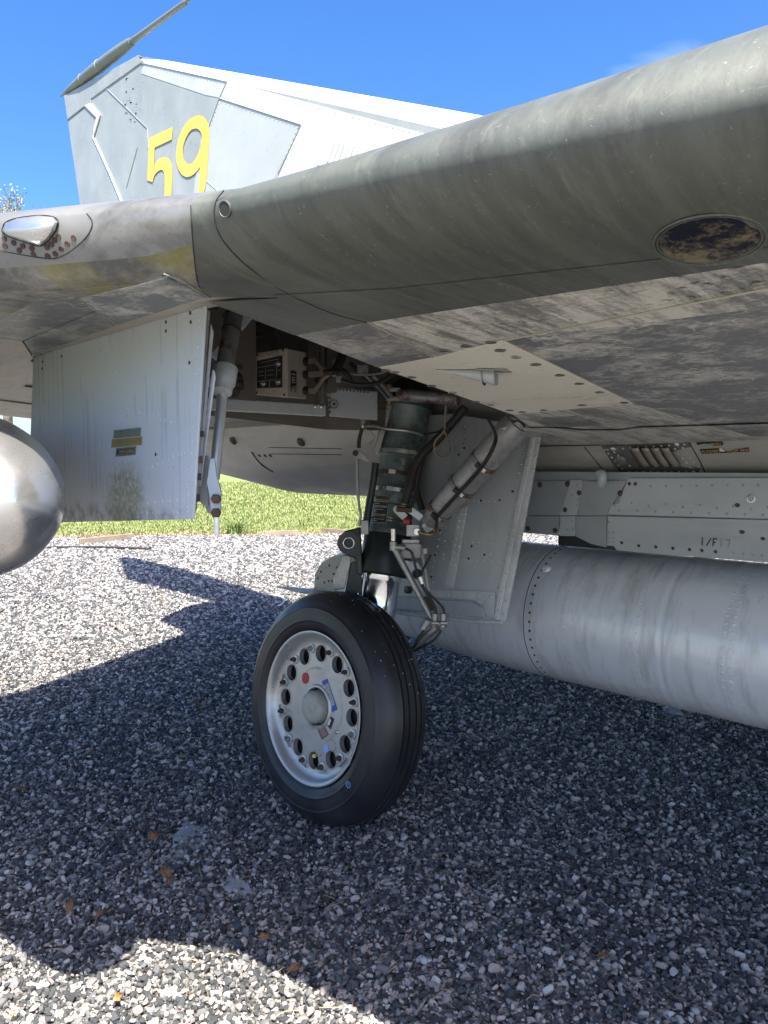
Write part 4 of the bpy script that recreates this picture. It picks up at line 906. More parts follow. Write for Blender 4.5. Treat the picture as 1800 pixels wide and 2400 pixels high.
# faded old crest: ghost patches
gh = MB(); r_ = random.Random(3)
for i in range(70):
    x = 305 + r_.gauss(0, 12); y = 245 + r_.gauss(0, 30); L_ = r_.uniform(3, 9)
    gh.plate([fp(x, y, FY - 0.0004), fp(x + r_.uniform(2, 5), y + 1, FY - 0.0004), fp(x + r_.uniform(0, 3), y + L_, FY - 0.0004), fp(x - 1.5, y + L_ * 0.8, FY - 0.0004)], (0, 0.0003, 0))
tag(gh.build('old_crest_traces', worn('ghost_paint', (0.33, 0.36, 0.355), 0.1, 0.4), fin, 0), kind='stuff')
# tip fairing with pitot boom
q0, q1 = onY(155, 232, YC), onY(325, 104, YC); ax = (q1 - q0); Lb = ax.length
prof = [(Lb * k, r_) for k, r_ in ((0, 0.003), (0.06, 0.012), (0.18, 0.025), (0.35, 0.037), (0.55, 0.043), (0.75, 0.042), (0.9, 0.036), (0.985, 0.03), (1.0, 0.026))]
pod = MB().lathe(q0 + Vector((0, -0.05, 0)), ax, prof, 24, None, (True, True)).build('tip_fairing', M['bullet'], fin, 60)
for k, r_ in ((0.36, 0.038), (0.6, 0.0435)): MB().torus(q0 + Vector((0, -0.05, 0)) + ax * k, ax, r_, 0.0022, 24, 5).build('fairing_band', M['seam_pale'], pod, 60)
q2 = onY(420, 36, YC); bd_ = (q2 - q1).normalized(); q1 = q1 + Vector((0, -0.05, 0))
bo = MB(); bo.tube(q1 - bd_ * 0.02, q1 + bd_ * 0.75, 0.021, 0.016, 16); bo.tube(q1 + bd_ * 0.75, q1 + bd_ * 1.8, 0.011, 0.008, 14); bo.build('pitot_boom', M['bullet'], fin, 60)
# ------------------------------------------------------------------ main wheel
CAMB = R(7)
wn_ = Vector((0, -math.cos(CAMB), math.sin(CAMB))); wu = Vector((1, 0, 0)); ww = wn_.cross(wu)
Pc = P(728, 1658, 2.3)
def Wp(a, b_, c): return Pc + wu * a + ww * b_ + wn_ * c
RT, RR_ = 0.350, 0.228
t, c = TYRE
vsb = t.n('ShaderNodeVectorMath', operation='SUBTRACT'); vsb.inputs[1].default_value = Pc - ORIGIN[AIR]; t.L(t.tc.outputs['Object'], vsb.inputs[0])
vln = t.n('ShaderNodeVectorMath', operation='LENGTH'); t.L(vsb.outputs[0], vln.inputs[0])
rings_ = t.ma('SINE', t.ma('MULTIPLY', vln.outputs['Value'], 1500.0)); lines = t.ma('MULTIPLY', rings_, t.rng(t.noise(3, 3), 0.4, 0.65))
M['tyre'] = t.done(c, t.rng(t.noise(12, 8), 0.3, 0.7, 0.3, 0.52), 0, t.bump(lines, 0.12, 0.001, t.bump(t.noise(90, 6), 0.2, 0.002)))
prof = [(-0.014, 0.219), (-0.004, 0.229), (0.004, 0.238), (0.010, 0.252), (0.0112, 0.258), (0.0128, 0.260), (0.0120, 0.262), (0.0128, 0.272), (0.0104, 0.292), (0.0095, 0.296), (0.0103, 0.2985), (0.0078, 0.3005), (0.004, 0.309), (-0.006, 0.3235), (-0.018, 0.334), (-0.031, 0.3408), (-0.040, 0.344)]
def groove(c): return [(c + 0.0035, None), (c + 0.0022, -0.006), (c - 0.0022, -0.006), (c - 0.0035, None)]
def crown(c): return 0.350 - 0.9 * (c + 0.09) ** 2 * (1 + 60 * (c + 0.09) ** 2)
for g in (-0.054, -0.076, -0.104, -0.126):
    for c, d in groove(g): prof.append((c, crown(c) + (d or 0)))
prof += [(-0.14, 0.344), (-0.149, 0.3408), (-0.162, 0.334), (-0.174, 0.3235), (-0.184, 0.309), (-0.19, 0.292), (-0.1925, 0.272), (-0.19, 0.252), (-0.184, 0.238), (-0.17, 0.222)]
wheel = MB().lathe(Pc, wn_, [(0.000, 0.2185), (0.0035, 0.2275), (0.0045, 0.2245), (0.0015, 0.2175), (-0.006, 0.2125), (-0.016, 0.2095), (-0.020, 0.206), (-0.024, 0.199), (-0.026, 0.191), (-0.0265, 0.186)], 96, wu).build('main_wheel', M['rim'], AIR, 50)
tag(wheel, 'silver painted wheel with twelve round holes')
tyre = MB().lathe(Pc, wn_, [(c * 0.93, r_ * 0.993) for c, r_ in prof], 128, wu).build('tyre', M['tyre'], wheel, 42); tag(tyre, 'black ribbed aircraft tyre')
MB().lathe(Pc, wn_, [(-0.06, 0.196), (-0.18, 0.19), (-0.19, 0.215), (-0.175, 0.225)], 64, wu).build('rim_barrel', M['gunmetal'], wheel, 50)
# web with twelve real holes
bm = bmesh.new(); zoff = -0.0265; HR = 0.0258; HO = 0.1600; rot0 = R(92)
def ringv(cx, cy, r_, n, z_): return [bm.verts.new(Wp(cx + r_ * math.cos(2 * math.pi * i / n), cy + r_ * math.sin(2 * math.pi * i / n), z_) - ORIGIN[AIR]) for i in range(n)]
def loope(v): return [bm.edges.new((v[i], v[(i + 1) % len(v)])) for i in range(len(v))]
ed = loope(ringv(0, 0, 0.1865, 96, zoff)); ed += loope(ringv(0, 0, 0.064, 48, zoff))
hl = []
for k in range(12):
    a = rot0 + 2 * math.pi * k / 12; v = ringv(HO * math.cos(a), HO * math.sin(a), HR, 24, zoff); hl.append(v); ed += loope(v)
bmesh.ops.triangle_fill(bm, use_beauty=True, edges=ed, normal=wn_)
for v in hl:
    inn = [bm.verts.new(x.co - wn_ * 0.016) for x in v]
    for i in range(24): bm.faces.new((v[i], v[(i + 1) % 24], inn[(i + 1) % 24], inn[i]))
bmesh.ops.recalc_face_normals(bm, faces=bm.faces)
me = bpy.data.meshes.new('wheel_web'); bm.to_mesh(me); bm.free(); me.materials.append(M['rim'])
web = bpy.data.objects.new('wheel_web', me); col.objects.link(web); web.parent = wheel
MB().lathe(Wp(0, 0, -0.052), wn_, [(0.0, 0.19), (0.002, 0.06)], 64).build('brake_disc', M['disc'], wheel, 50)
for k in range(12):
    a = rot0 + 2 * math.pi * k / 12; c_ = Wp(HO * math.cos(a), HO * math.sin(a), zoff)
    MB().torus(c_ + wn_ * 0.0005, wn_, HR + 0.0005, 0.0018, 28, 6).build('hole_rim', M['rim'], wheel, 60)
    a2 = a + math.pi / 12; BO = 0.1745
    s = BO; pb = Wp(s * math.cos(a2), s * math.sin(a2), zoff)
    MB().lathe(pb, wn_, [(0, 0.0145), (0.004, 0.0135), (0.005, 0.010)], 20, None, (False, True)).build('bolt_boss', M['rim'], wheel, 50)
    MB().lathe(pb, wn_, [(0.004, 0.0085), (0.011, 0.0078), (0.014, 0.0055), (0.020, 0.005), (0.020, 0.0028), (0.016, 0.0025)], 6 if k % 3 else 12, None, (False, True)).build('wheel_bolt', M['rusty'] if k % 4 else M['gunmetal'], wheel, 40)
    if 1 < k < 8:
        d_ = Vector(wu * math.cos(a2) + ww * math.sin(a2)); tn = wn_.cross(d_); o_ = Wp((s + 0.015) * math.cos(a2), (s + 0.015) * math.sin(a2), zoff + 0.003)
        MB().bar(o_ - tn * 0.02, o_ + tn * 0.02, wn_, 0.005, 0.0018).build('lug_rib', M['rim'], wheel, 0, 0.001)
MB().lathe(Wp(0, 0, zoff), wn_, [(-0.002, 0.068), (0.003, 0.066), (0.006, 0.0625), (0.006, 0.058), (-0.01, 0.0565)], 48).build('hub_ring', M['rim'], wheel, 50)
hc = MB(); hc.lathe(Wp(-0.002, 0, zoff), wn_, [(-0.015, 0.050), (0.014, 0.0495), (0.022, 0.047), (0.028, 0.041), (0.032, 0.031), (0.0335, 0.015), (0.034, 0.0004)], 12, wu); hc.build('hub_cap', M['hub'], wheel, 50)
def dsc(x, y, o=0.0012): return onPl(x, y, Pc + wn_ * (zoff + o), wn_)
def dz(x, y): return (620 + x * 240 / 1475, 1500 + y * 240 / 1475)       # from the enlarged crop of the wheel
def sticker(pts, name, mat, th=0.0008, o=0.0012): return MB().plate([dsc(*dz(*p), o) for p in pts], -wn_ * th).build(name, M[mat], wheel, 0)
sticker([(560, 475), (590, 466), (622, 480), (640, 530), (632, 600), (598, 634), (560, 625), (540, 590), (540, 520)], 'red_paint_mark', 'red')
lb = sticker([(822, 597), (900, 556), (1048, 1000), (970, 1042)], 'blue_label', 'blue')
sticker([(842, 660), (915, 624), (1010, 930), (945, 972)], 'label_sheet', 'white', 0.0006, 0.0018)
for i in range(4): sticker([(858 + i * 15, 652 - i * 7), (864 + i * 15, 650 - i * 7), (964 + i * 14, 958 - i * 7), (958 + i * 14, 962 - i * 7)], 'label_line', 'marker', 0.0004, 0.0022)
sticker([(950, 1098), (1002, 1140), (950, 1290), (905, 1240)], 'black_label', 'black'); sticker([(930, 1130), (958, 1150), (930, 1235), (908, 1215)], 'label_patch', 'white', 0.0006, 0.0018)
sticker([(762, 1298), (850, 1226), (924, 1362), (826, 1440)], 'maroon_label', 'maroon')
for i in range(5): sticker([(790 + i * 11, 1300 + i * 22), (846 + i * 13, 1262 + i * 21), (848 + i * 13, 1267 + i * 21), (792 + i * 11, 1305 + i * 22)], 'label_line', 'ink', 0.0004, 0.0018)
cpt = dsc(*dz(883, 1562)); MB().lathe(cpt, wn_, [(0, 0.0125), (0.0004, 0.0122), (0.0005, 0.0003)], 24).build('blue_dot', M['skyblue'], wheel, 50)
MB().dome(dsc(*dz(1050, 1328)), wn_, 0.006, 0.003, 10).build('web_rivet', M['bright'], wheel, 50)
vp = dsc(*dz(775, 1650), -0.02); MB().tube(vp, vp + wn_ * 0.022 + wu * 0.006, 0.0058, 0.0058, 12).build('valve_cap', M['cap_yellow'], wheel, 50)
def text_mesh(txt, name, mat, parent, origin, right, up_, size, off=0.0, ext=0.0004, width=None, bow=None):
    """built-in font laid on a plane; bow = (centre, radius, start angle) bends it round the hub"""
    cu = bpy.data.curves.new('t', 'FONT'); cu.body = txt; cu.size = 1.0; cu.extrude = 0.0
    to = bpy.data.objects.new('t', cu); col.objects.link(to); bpy.context.view_layer.update()
    me0 = bpy.data.meshes.new_from_object(to.evaluated_get(bpy.context.evaluated_depsgraph_get()))
    vs_ = [v.co.copy() for v in me0.vertices]; fs = [tuple(p.vertices) for p in me0.polygons]
    bpy.data.objects.remove(to); bpy.data.meshes.remove(me0)
    if not vs_: return None
    x1 = max(v.x for v in vs_); x0 = min(v.x for v in vs_); kx = (width / (x1 - x0)) if width else size
    right, up_ = Vector(right).normalized(), Vector(up_).normalized(); nn = right.cross(up_); out = []
    for v in vs_:
        a_, b_ = (v.x - x0) * kx, v.y * size
        if bow:
            rr, st, sg = bow; an = st - sg * a_ / rr; out.append(Vector(origin) + right * (rr + sg * b_) * math.cos(an) + up_ * (rr + sg * b_) * math.sin(an) + nn * off)
        else: out.append(Vector(origin) + right * a_ + up_ * b_ + nn * off)
    return MB().add(out, fs).build(name, mat, parent, 0, 0, False)
wc = Wp(0, 0, zoff + 0.0008)
text_mesh('SIDE A FOR SERVICE', 'cast_lettering', M['rim_mark'], wheel, wc, wu, ww, 0.009, 0, bow=(0.112, R(128), 1))
text_mesh('DO NOT LOOSEN TIE BOLTS', 'cast_lettering', M['rim_mark'], wheel, wc, wu, ww, 0.008, 0, bow=(0.112, R(38), 1))
text_mesh('WARNING', 'cast_lettering', M['hub'], wheel, wc, wu, ww, 0.017, 0, bow=(0.112, R(-58), -1))
text_mesh('KUGGHJUL 8', 'cast_lettering', M['hub'], wheel, wc, wu, ww, 0.008, 0, bow=(0.104, R(-118), -1))
# chalk marks on the tyre wall
def twall(x, y): return onPl(x, y, Pc + wn_ * 0.012, wn_)
tp = twall(816, 1839); MB().torus(tp, wn_, 0.0085, 0.0009, 20, 5).build('tyre_stamp', M['skyblue'], tyre, 60)
MB().path([tp + wu * -0.004 + ww * 0.004, tp + wu * 0.001, tp + wu * -0.003 - ww * 0.004], 0.0008, 5, 3).build('tyre_stamp', M['skyblue'], tyre, 60)
MB().torus(twall(776, 1848), wn_, 0.005, 0.0008, 14, 5).build('tyre_stamp', M['rusty'], tyre, 60)

r_ = random.Random(21); gr = MB()
for _ in range(46):
    a_ = r_.uniform(R(15), R(115)); c_ = r_.uniform(-0.13, -0.005); rr = crown(c_) * 0.993 if c_ < -0.035 else 0.343 - (0.035 + c_) ** 1.4 * 3.0
    q = Wp(rr * math.cos(a_), rr * math.sin(a_), c_ * 0.93); nn = (wu * math.cos(a_) + ww * math.sin(a_)); gr.dome(q, nn, r_.uniform(0.0012, 0.003), 0.0012, 5)
tag(gr.build('grit', M['seam_pale'], tyre, 0), kind='stuff')
# ------------------------------------------------------------------ landing-gear leg
L0, L1 = P(891, 1400, 2.43), P(958, 935, 2.50)
la = (L0 - L1).normalized(); LL = (L0 - L1).length
def lp(y): return (y - 935) / (1400 - 935) * LL
lside = la.cross(fwd).normalized()                # image-right, square to the leg
if lside.dot(rgt) < 0: lside = -lside
lnear = la.cross(lside).normalized()
if lnear.dot(fwd) > 0: lnear = -lnear
def leg_p(y, s=0.0, n=0.0): return L1 + la * lp(y) + lside * s + lnear * n
leg = MB().lathe(L1, la, [(lp(a), r_) for a, r_ in ((935, 0.070), (950, 0.074), (962, 0.080), (968, 0.0735), (1060, 0.0725), (1066, 0.0760), (1076, 0.0760), (1080, 0.0700), (1148, 0.0690), (1152, 0.0735), (1172, 0.0735), (1176, 0.0665), (1240, 0.0655), (1244, 0.070), (1262, 0.0705), (1266, 0.0770), (1318, 0.0775), (1340, 0.0790), (1346, 0.0760))], 48, lnear, (True, True)).build('landing_gear_leg', M['leg'], AIR, 45)
tag(leg, 'dark teal landing gear leg with chipped enamel and steel bands')
MB().lathe(L1, la, [(lp(1256), 0.071), (lp(1262), 0.0790), (lp(1320), 0.0800), (lp(1346), 0.0815), (lp(1350), 0.074)], 48, lnear, (True, True)).build('lower_housing', M['leg_dark'], leg, 45)
MB().lathe(L1, la, [(lp(1345), 0.0575), (lp(1362), 0.0575), (lp(1364), 0.0555), (lp(1445), 0.0555), (lp(1450), 0.059), (lp(1462), 0.059), (lp(1640), 0.050)], 40, lnear, (True, True)).build('oleo_piston', M['chrome'], leg, 45)
MB().tube(leg_p(1343, -0.071, 0.0), leg_p(1500, -0.071, 0.0), 0.0105, None, 16).build('guide_rod', M['chrome'], leg, 45)
MB().tube(Wp(0, 0, -0.17), Wp(0, 0, -0.31), 0.045, 0.055, 24).build('axle', M['leg_dark'], leg, 45)
for y in (1069, 1118, 1157):
    rr = 0.0765 if y == 1069 else (0.0705 if y == 1118 else 0.0755)
    mt = M['rusty'] if y == 1118 else M['bright']
    MB().lathe(L1, la, [(lp(y - 4), rr), (lp(y - 4), rr + 0.0022), (lp(y + 5), rr + 0.0022), (lp(y + 5), rr)], 48, lnear).build('band_clamp', mt, leg, 40)
    q = leg_p(y, -0.02 if y != 1069 else 0.035, rr); MB().box(q, lside * 0.011, la * 0.0065, lnear * 0.004).build('clamp_buckle', M['bright'] if y == 1118 else M['gunmetal'], leg, 0, 0.001)
for y, s in ((1190, 0.03), (1225, -0.005)):
    MB().lathe(L1, la, [(lp(y - 2), 0.0668), (lp(y - 2), 0.0682), (lp(y + 2), 0.0682), (lp(y + 2), 0.0668)], 48, lnear).build('rusty_strap', M['rusty'], leg, 40)
    q = leg_p(y, s, 0.0635)
    for k in (-1, 1): MB().box(q + la * 0.0035 * k, lside * 0.007, la * 0.0012, lnear * 0.003).build('strap_clip', M['white'], leg, 0)
# brown rusty patch and data plate wrapped round the leg
def wrap(y0, y1, s0, s1, rr, name, mat, n=8):
    rows = []
    for y in (y0, y1):
        row = []
        for i in range(n + 1):
            a = s0 + (s1 - s0) * i / n; row.append(L1 + la * lp(y) + lside * rr * math.sin(a) + lnear * rr * math.cos(a))
        rows.append(row)
    return MB().grid(rows).build(name, mat, leg, 60, 0, False)
wrap(1160, 1182, R(-62), R(-14), 0.0676, 'worn_patch', M['rusty']); 
dp = wrap(1186, 1236, R(-64), R(-12), 0.0674, 'data_plate', M['black'])
for y, a0, a1 in ((1187, -63, -13), (1235, -63, -13), (1192, -60, -42), (1197, -60, -16), (1199.5, -60, -17), (1205, -60, -26), (1208, -60, -52), (1211, -60, -48), (1216, -60, -18), (1219, -60, -20), (1223, -60, -42), (1227, -60, -20), (1231, -60, -42)):
    wrap(y, y + 1.1, R(a0), R(a1), 0.0679, 'printed_line', M['ink'], 5)
wrap(1187, 1236, R(-14), R(-13), 0.0679, 'printed_line', M['ink'], 1); wrap(1187, 1236, R(-64), R(-63), 0.0679, 'printed_line', M['ink'], 1)
# top fitting, fork and cross tube
MB().lathe(L1 - la * 0.055, la, [(0, 0.05), (0.02, 0.068), (0.058, 0.07)], 32, lnear, (True, True)).build('leg_head', M['leg_dark'], leg, 45)
ct0, ct1 = P(935, 925, 2.38), P(1075, 935, 2.30)
tb = MB(); tb.tube(ct0, ct1, 0.020, 0.020, 20); tb.build('cross_tube', M['part_rust'], leg, 45)
for s in (-1, 1): MB().box(ct0 + Vector((0, 0, 0.014 * s)) - rgt * 0.018, rgt * 0.022, fwd * 0.014, Vector((0, 0, 0.006))).build('fork_lug', M['gunmetal'], leg, 0, 0.002)
MB().tube(ct0 - rgt * 0.03 + Vector((0, 0, -0.03)), ct0 - rgt * 0.03 + Vector((0, 0, 0.03)), 0.008, None, 12).build('fork_pin', M['brass'], leg, 45)
for x, y, w, h in ((862, 920, 26, 14), (895, 935, 34, 20), (870, 945, 20, 18)): MB().box(P(x, y, 2.42), rgt * w / 1800 * 1.2, fwd * 0.02, Vector((0, 0, h / 1800 * 1.2))).build('head_fitting', M['leg_dark'], leg, 0, 0.004)
MB().path([P(886, 908, 2.3), P(895, 898, 2.3), P(905, 905, 2.3), P(893, 910, 2.3)], 0.004, 6, 4).build('brass_union', M['brass'], leg, 60)
# left-hand torque link strut, lug and side bar
MB().bar(leg_p(966, -0.058, 0.055), leg_p(1075, -0.078, 0.04), lnear, 0.010, 0.010).build('side_bar', M['gunmetal'], leg, 0, 0.003)
MB().path([P(880, 1085, 2.40), P(874, 1130, 2.40), P(866, 1180, 2.40), P(857, 1235, 2.40)], 0.012, 10, 3).build('rusty_pipe', M['leg_dark'], leg, 60)
lug_c = P(818, 1272, 2.40)
MB().lathe(lug_c + fwd * 0.02, -fwd, [(0, 0.036), (0.04, 0.036), (0.04, 0.017), (0.0, 0.017)], 28).build('torque_lug', M['leg_dark'], leg, 45)
MB().torus(lug_c - fwd * 0.021, fwd, 0.0165, 0.0028, 24, 8).build('lug_bush', M['bright'], leg, 60)
MB().plate([P(806, 1245, 2.39), P(845, 1235, 2.39), P(850, 1350, 2.39), P(838, 1346, 2.39), P(834, 1310, 2.39), P(806, 1298, 2.39)], fwd * 0.035).build('lug_web', M['leg_dark'], leg, 0, 0.004)
MB().plate([P(803, 1300, 2.405), P(822, 1303, 2.405), P(822, 1320, 2.405), P(808, 1380, 2.405), P(783, 1384, 2.405), P(785, 1345, 2.405)], fwd * 0.02).build('torque_link', M['gunmetal'], leg, 0, 0.003)
MB().plate([P(822, 1318, 2.42), P(848, 1312, 2.42), P(848, 1400, 2.42), P(806, 1400, 2.42)], fwd * 0.03).build('torque_link', M['leg_dark'], leg, 0, 0.003)
MB().box(P(855, 1236, 2.37), rgt * 0.012, fwd * 0.012, Vector((0, 0, 0.022))).build('junction_block', M['gunmetal'], leg, 0, 0.002)
# thin brake pipe at left and the bracket that holds it
MB().path([P(838, 1065, 2.34), P(838, 1120, 2.34), P(841, 1180, 2.34), P(845, 1205, 2.34), P(842, 1232, 2.35)], 0.0042, 8, 5).build('brake_pipe', M['gunmetal'], leg, 60)
MB().plate([P(826, 1058, 2.33), P(838, 1052, 2.33), P(856, 1068, 2.34), P(868, 1086, 2.35), P(858, 1086, 2.35), P(830, 1070, 2.33)], fwd * 0.012).build('pipe_bracket', M['gunmetal'], leg, 0, 0.002)
MB().tube(P(833, 1062, 2.325), P(833, 1062, 2.35), 0.009, None, 14).build('bracket_bolt', M['rusty'], leg, 45)
vb = MB(); vb.tube(P(853, 957, 2.36), P(852, 985, 2.36), 0.0105, 0.0115, 14); vb.tube(P(852, 985, 2.36), P(850, 1002, 2.36), 0.008, 0.0065, 12); vb.build('bleed_valve', M['gunmetal'], leg, 45)
MB().path([P(849, 1003, 2.35), P(842, 1030, 2.35), P(841, 1050, 2.35)], 0.006, 8, 3).build('valve_stem', M['rusty'], leg, 60)
MB().plate([P(845, 1003, 2.36), P(868, 1008, 2.37), P(880, 1025, 2.38), P(866, 1042, 2.38), P(858, 1020, 2.37)], fwd * 0.01).build('valve_bracket', M['gunmetal'], leg, 0, 0.002)
MB().path([P(850, 1000, 2.34), P(875, 998, 2.36), P(905, 1005, 2.39), P(955, 1010, 2.40), P(985, 1018, 2.43), P(992, 1028, 2.46)], 0.0045, 8, 5).build('hydraulic_pipe', M['bright'], leg, 60)
# hoses down the right of the leg
MB().path([P(1090, 955, 2.32), P(1065, 985, 2.34), P(1030, 1025, 2.36), P(990, 1065, 2.36), P(970, 1100, 2.36), P(960, 1140, 2.35), P(948, 1180, 2.35)], 0.0135, 10, 6).build('hydraulic_hose', M['rubber'], leg, 60)
MB().path([P(1000, 1050, 2.38), P(985, 1090, 2.38), P(975, 1140, 2.38), P(985, 1180, 2.37), P(990, 1195, 2.37)], 0.010, 10, 6).build('hydraulic_hose', M['rubber'], leg, 60)
MB().path([P(1045, 950, 2.3), P(1043, 985, 2.31), P(1040, 1010, 2.31), P(1020, 1035, 2.31), P(1020, 1060, 2.31), P(1035, 1072, 2.31), P(1052, 1062, 2.31), P(1054, 1040, 2.31), P(1042, 1012, 2.31)], 0.0032, 8, 6).build('braided_lanyard', M['wire'], leg, 60)
MB().path([P(995, 1018, 2.40), P(1030, 1010, 2.36), P(1055, 990, 2.33), P(1068, 960, 2.32)], 0.0032, 6, 5).build('thin_hose', M['rubber'], leg, 60)

# ------------------------------------------------------------------ drag brace
B0, B1 = P(1216, 990, 2.10), P(1003, 1228, 2.33); ba = (B1 - B0).normalized(); BL = (B1 - B0).length
bside = ba.cross(fwd).normalized(); bnear = ba.cross(bside).normalized(); bnear = -bnear if bnear.dot(fwd) > 0 else bnear
brace = MB().lathe(B0, ba, [(0.0, 0.040), (0.02, 0.043), (0.06, 0.042), (BL * 0.66, 0.041), (BL * 0.74, 0.040), (BL * 0.9, 0.034), (BL * 0.97, 0.031), (BL, 0.026)], 32, bnear, (True, True)).build('drag_brace', M['brace'], AIR, 50)
tag(brace, 'scuffed grey diagonal drag brace with cable clamps')
MB().box(B0 - ba * 0.015, bside * 0.035, ba * 0.03, bnear * 0.016).build('brace_fork', M['gunmetal'], brace, 0, 0.003)
MB().plate([P(1168, 1005, 2.08), P(1215, 985, 2.07), P(1232, 1000, 2.07), P(1205, 1030, 2.08), P(1192, 1012, 2.08)], fwd * 0.04).build('fork_cheek', M['brace'], brace, 0, 0.003)
MB().plate([P(985, 1232, 2.30), P(1005, 1208, 2.30), P(1030, 1220, 2.30), P(1020, 1246, 2.30), P(1000, 1252, 2.30)], fwd * 0.05).build('brace_end', M['brace'], brace, 0, 0.004)
cps = []
for k in (0.36, 0.6, 0.86):
    rr = 0.0418 if k < 0.7 else 0.0375
    MB().lathe(B0, ba, [(BL * k - 0.007, rr), (BL * k - 0.007, rr + 0.0022), (BL * k + 0.007, rr + 0.0022), (BL * k + 0.007, rr)], 32, bnear).build('hose_clamp', M['part_rust'], brace, 40)
    q = B0 + ba * (BL * k) + bnear * (rr + 0.006); cps.append(q + bnear * 0.006)
    MB().box(q - bside * 0.004, bside * 0.012, ba * 0.006, bnear * 0.006).build('cable_clip', M['black'], brace, 0, 0.001)
    MB().box(q + bside * 0.012, bside * 0.007, ba * 0.006, bnear * 0.002).build('clip_tab', M['bright'], brace, 0, 0.0005)
for o in (0.0, 0.006):
    MB().path([P(1142, 980, 2.06) + bside * o, P(1160, 1020, 2.06) + bside * o, P(1150, 1055, 2.06) + bside * o] + [c + bside * o for c in cps] + [P(1022, 1215, 2.24) + bside * o, P(1018, 1240, 2.24) + bside * o, P(1002, 1252, 2.25)], 0.0028, 8, 6).build('brake_hose', M['rubber'], brace, 60)
# links between brace and leg, valve block with red cap
def link(x0, y0, x1, y1, d, w, name='link_plate', mat='white', th=0.012):
    a, b_ = P(x0, y0, d), P(x1, y1, d); v = (b_ - a).normalized(); s = v.cross(fwd).normalized() * w; n = 8
    pts = [a + s * math.cos(t) - v * w * math.sin(t) for t in np.linspace(0, math.pi, n)] + [b_ - s, b_ + s]
    return MB().plate(pts, fwd * th).build(name, M[mat], leg, 0, 0.0015)
link(963, 1196, 988, 1215, 2.29, 0.0105, mat='strut_trim'); link(930, 1194, 950, 1214, 2.30, 0.011, mat='strut_trim')
MB().tube(P(930, 1193, 2.295), P(965, 1195, 2.285), 0.0085, None, 14).build('link_pin', M['rusty'], leg, 45)
MB().box(P(967, 1243, 2.30), rgt * 0.019, fwd * 0.02, Vector((0, 0, 0.018))).build('valve_block', M['gunmetal'], leg, 0, 0.002)
MB().lathe(P(953, 1227, 2.29), (0, 0, 1), [(0, 0.011), (0.012, 0.011), (0.014, 0.008)], 8, None, (True, True)).build('valve_red_cap', M['red'], leg, 40)
MB().lathe(P(977, 1246, 2.275), -fwd, [(0, 0.009), (0.006, 0.009), (0.006, 0.005), (0.016, 0.0045)], 16, None, (False, True)).build('valve_union', M['bright'], leg, 45)
MB().path([P(980, 1247, 2.26), P(1000, 1252, 2.25), P(1012, 1252, 2.25), P(1020, 1240, 2.24)], 0.0048, 8, 5).build('elbow_pipe', M['brass'], leg, 60)
MB().box(P(965, 1290, 2.33), rgt * 0.032, fwd * 0.03, Vector((0, 0, 0.026))).build('side_bracket', M['part_rust'], leg, 0, 0.005)
MB().box(P(962, 1268, 2.32), rgt * 0.026, fwd * 0.026, Vector((0, 0, 0.006))).build('side_bracket', M['gunmetal'], leg, 0, 0.002)
# brake linkage running down to the wheel
J0, J1 = P(925, 1285, 2.27), P(1012, 1452, 2.24)
rod = MB(); rod.tube(J0, J1, 0.0105, 0.008, 12); rod.build('brake_rod', M['gunmetal'], leg, 45)
for q, a_ in ((P(922, 1252, 2.27), (0, 0, 1)),): MB().tube(q + Vector((0, 0, 0.016)), q - Vector((0, 0, 0.02)), 0.0078, 0.0072, 12).build('hose_end', M['bright'], leg, 45)
hb = MB(); hb.tube(P(915, 1281, 2.265), P(950, 1284, 2.265), 0.010, 0.009, 12); hb.tube(P(922, 1270, 2.265), P(922, 1290, 2.265), 0.011, 0.011, 12); hb.build('banjo_joint', M['gunmetal'], leg, 45)
MB().plate([P(938, 1310, 2.285), P(980, 1318, 2.285), P(998, 1340, 2.285), P(1010, 1400, 2.275), P(1022, 1440, 2.265), P(1005, 1440, 2.265), P(965, 1370, 2.28)], fwd * 0.008).build('link_arm', M['gunmetal'], leg, 0, 0.002)
MB().plate([P(985, 1400, 2.262), P(1003, 1398, 2.262), P(1018, 1425, 2.258), P(1016, 1440, 2.258), P(1002, 1436, 2.258)], fwd * 0.003).build('worn_patch', M['rusty'], leg, 0)
MB().lathe(P(978, 1345, 2.28), -fwd, [(0, 0.015), (0.003, 0.015), (0.003, 0.0003)], 18).build('lightening_hole', M['seam'], leg, 45)
r2 = MB(); r2.tube(P(990, 1300, 2.29), P(1016, 1452, 2.26), 0.0065, 0.0065, 10); r2.tube(P(996, 1285, 2.29), P(996, 1298, 2.29), 0.011, None, 12); r2.build('brake_rod', M['gunmetal'], leg, 45)
MB().path([P(950, 1285, 2.255), P(965, 1295, 2.25), P(973, 1325, 2.25), P(982, 1358, 2.24), P(996, 1385, 2.24), P(1012, 1408, 2.235), P(1022, 1430, 2.23), P(1018, 1450, 2.23)], 0.0036, 8, 5).build('brake_hose', M['rubber'], leg, 60)
MB().path([P(1010, 1300, 2.255), P(1000, 1320, 2.25), P(988, 1345, 2.245), P(992, 1375, 2.24), P(1020, 1405, 2.235), P(1038, 1425, 2.23), P(1042, 1445, 2.23)], 0.0036, 8, 5).build('brake_hose', M['rubber'], leg, 60)
MB().tube(P(984, 1352, 2.235), P(990, 1368, 2.235), 0.0085, 0.0075, 12).build('hose_clip', M['bright'], leg, 45)
for x, y in ((1020, 1452), (1040, 1452)):
    mm_ = MB(); mm_.tube(P(x, y - 14, 2.225), P(x - 2, y + 18, 2.225), 0.0105, 0.009, 12); mm_.tube(P(x - 8, y + 8, 2.22), P(x + 8, y + 8, 2.22), 0.008, None, 10); mm_.build('swivel_joint', M['gunmetal'], leg, 45)
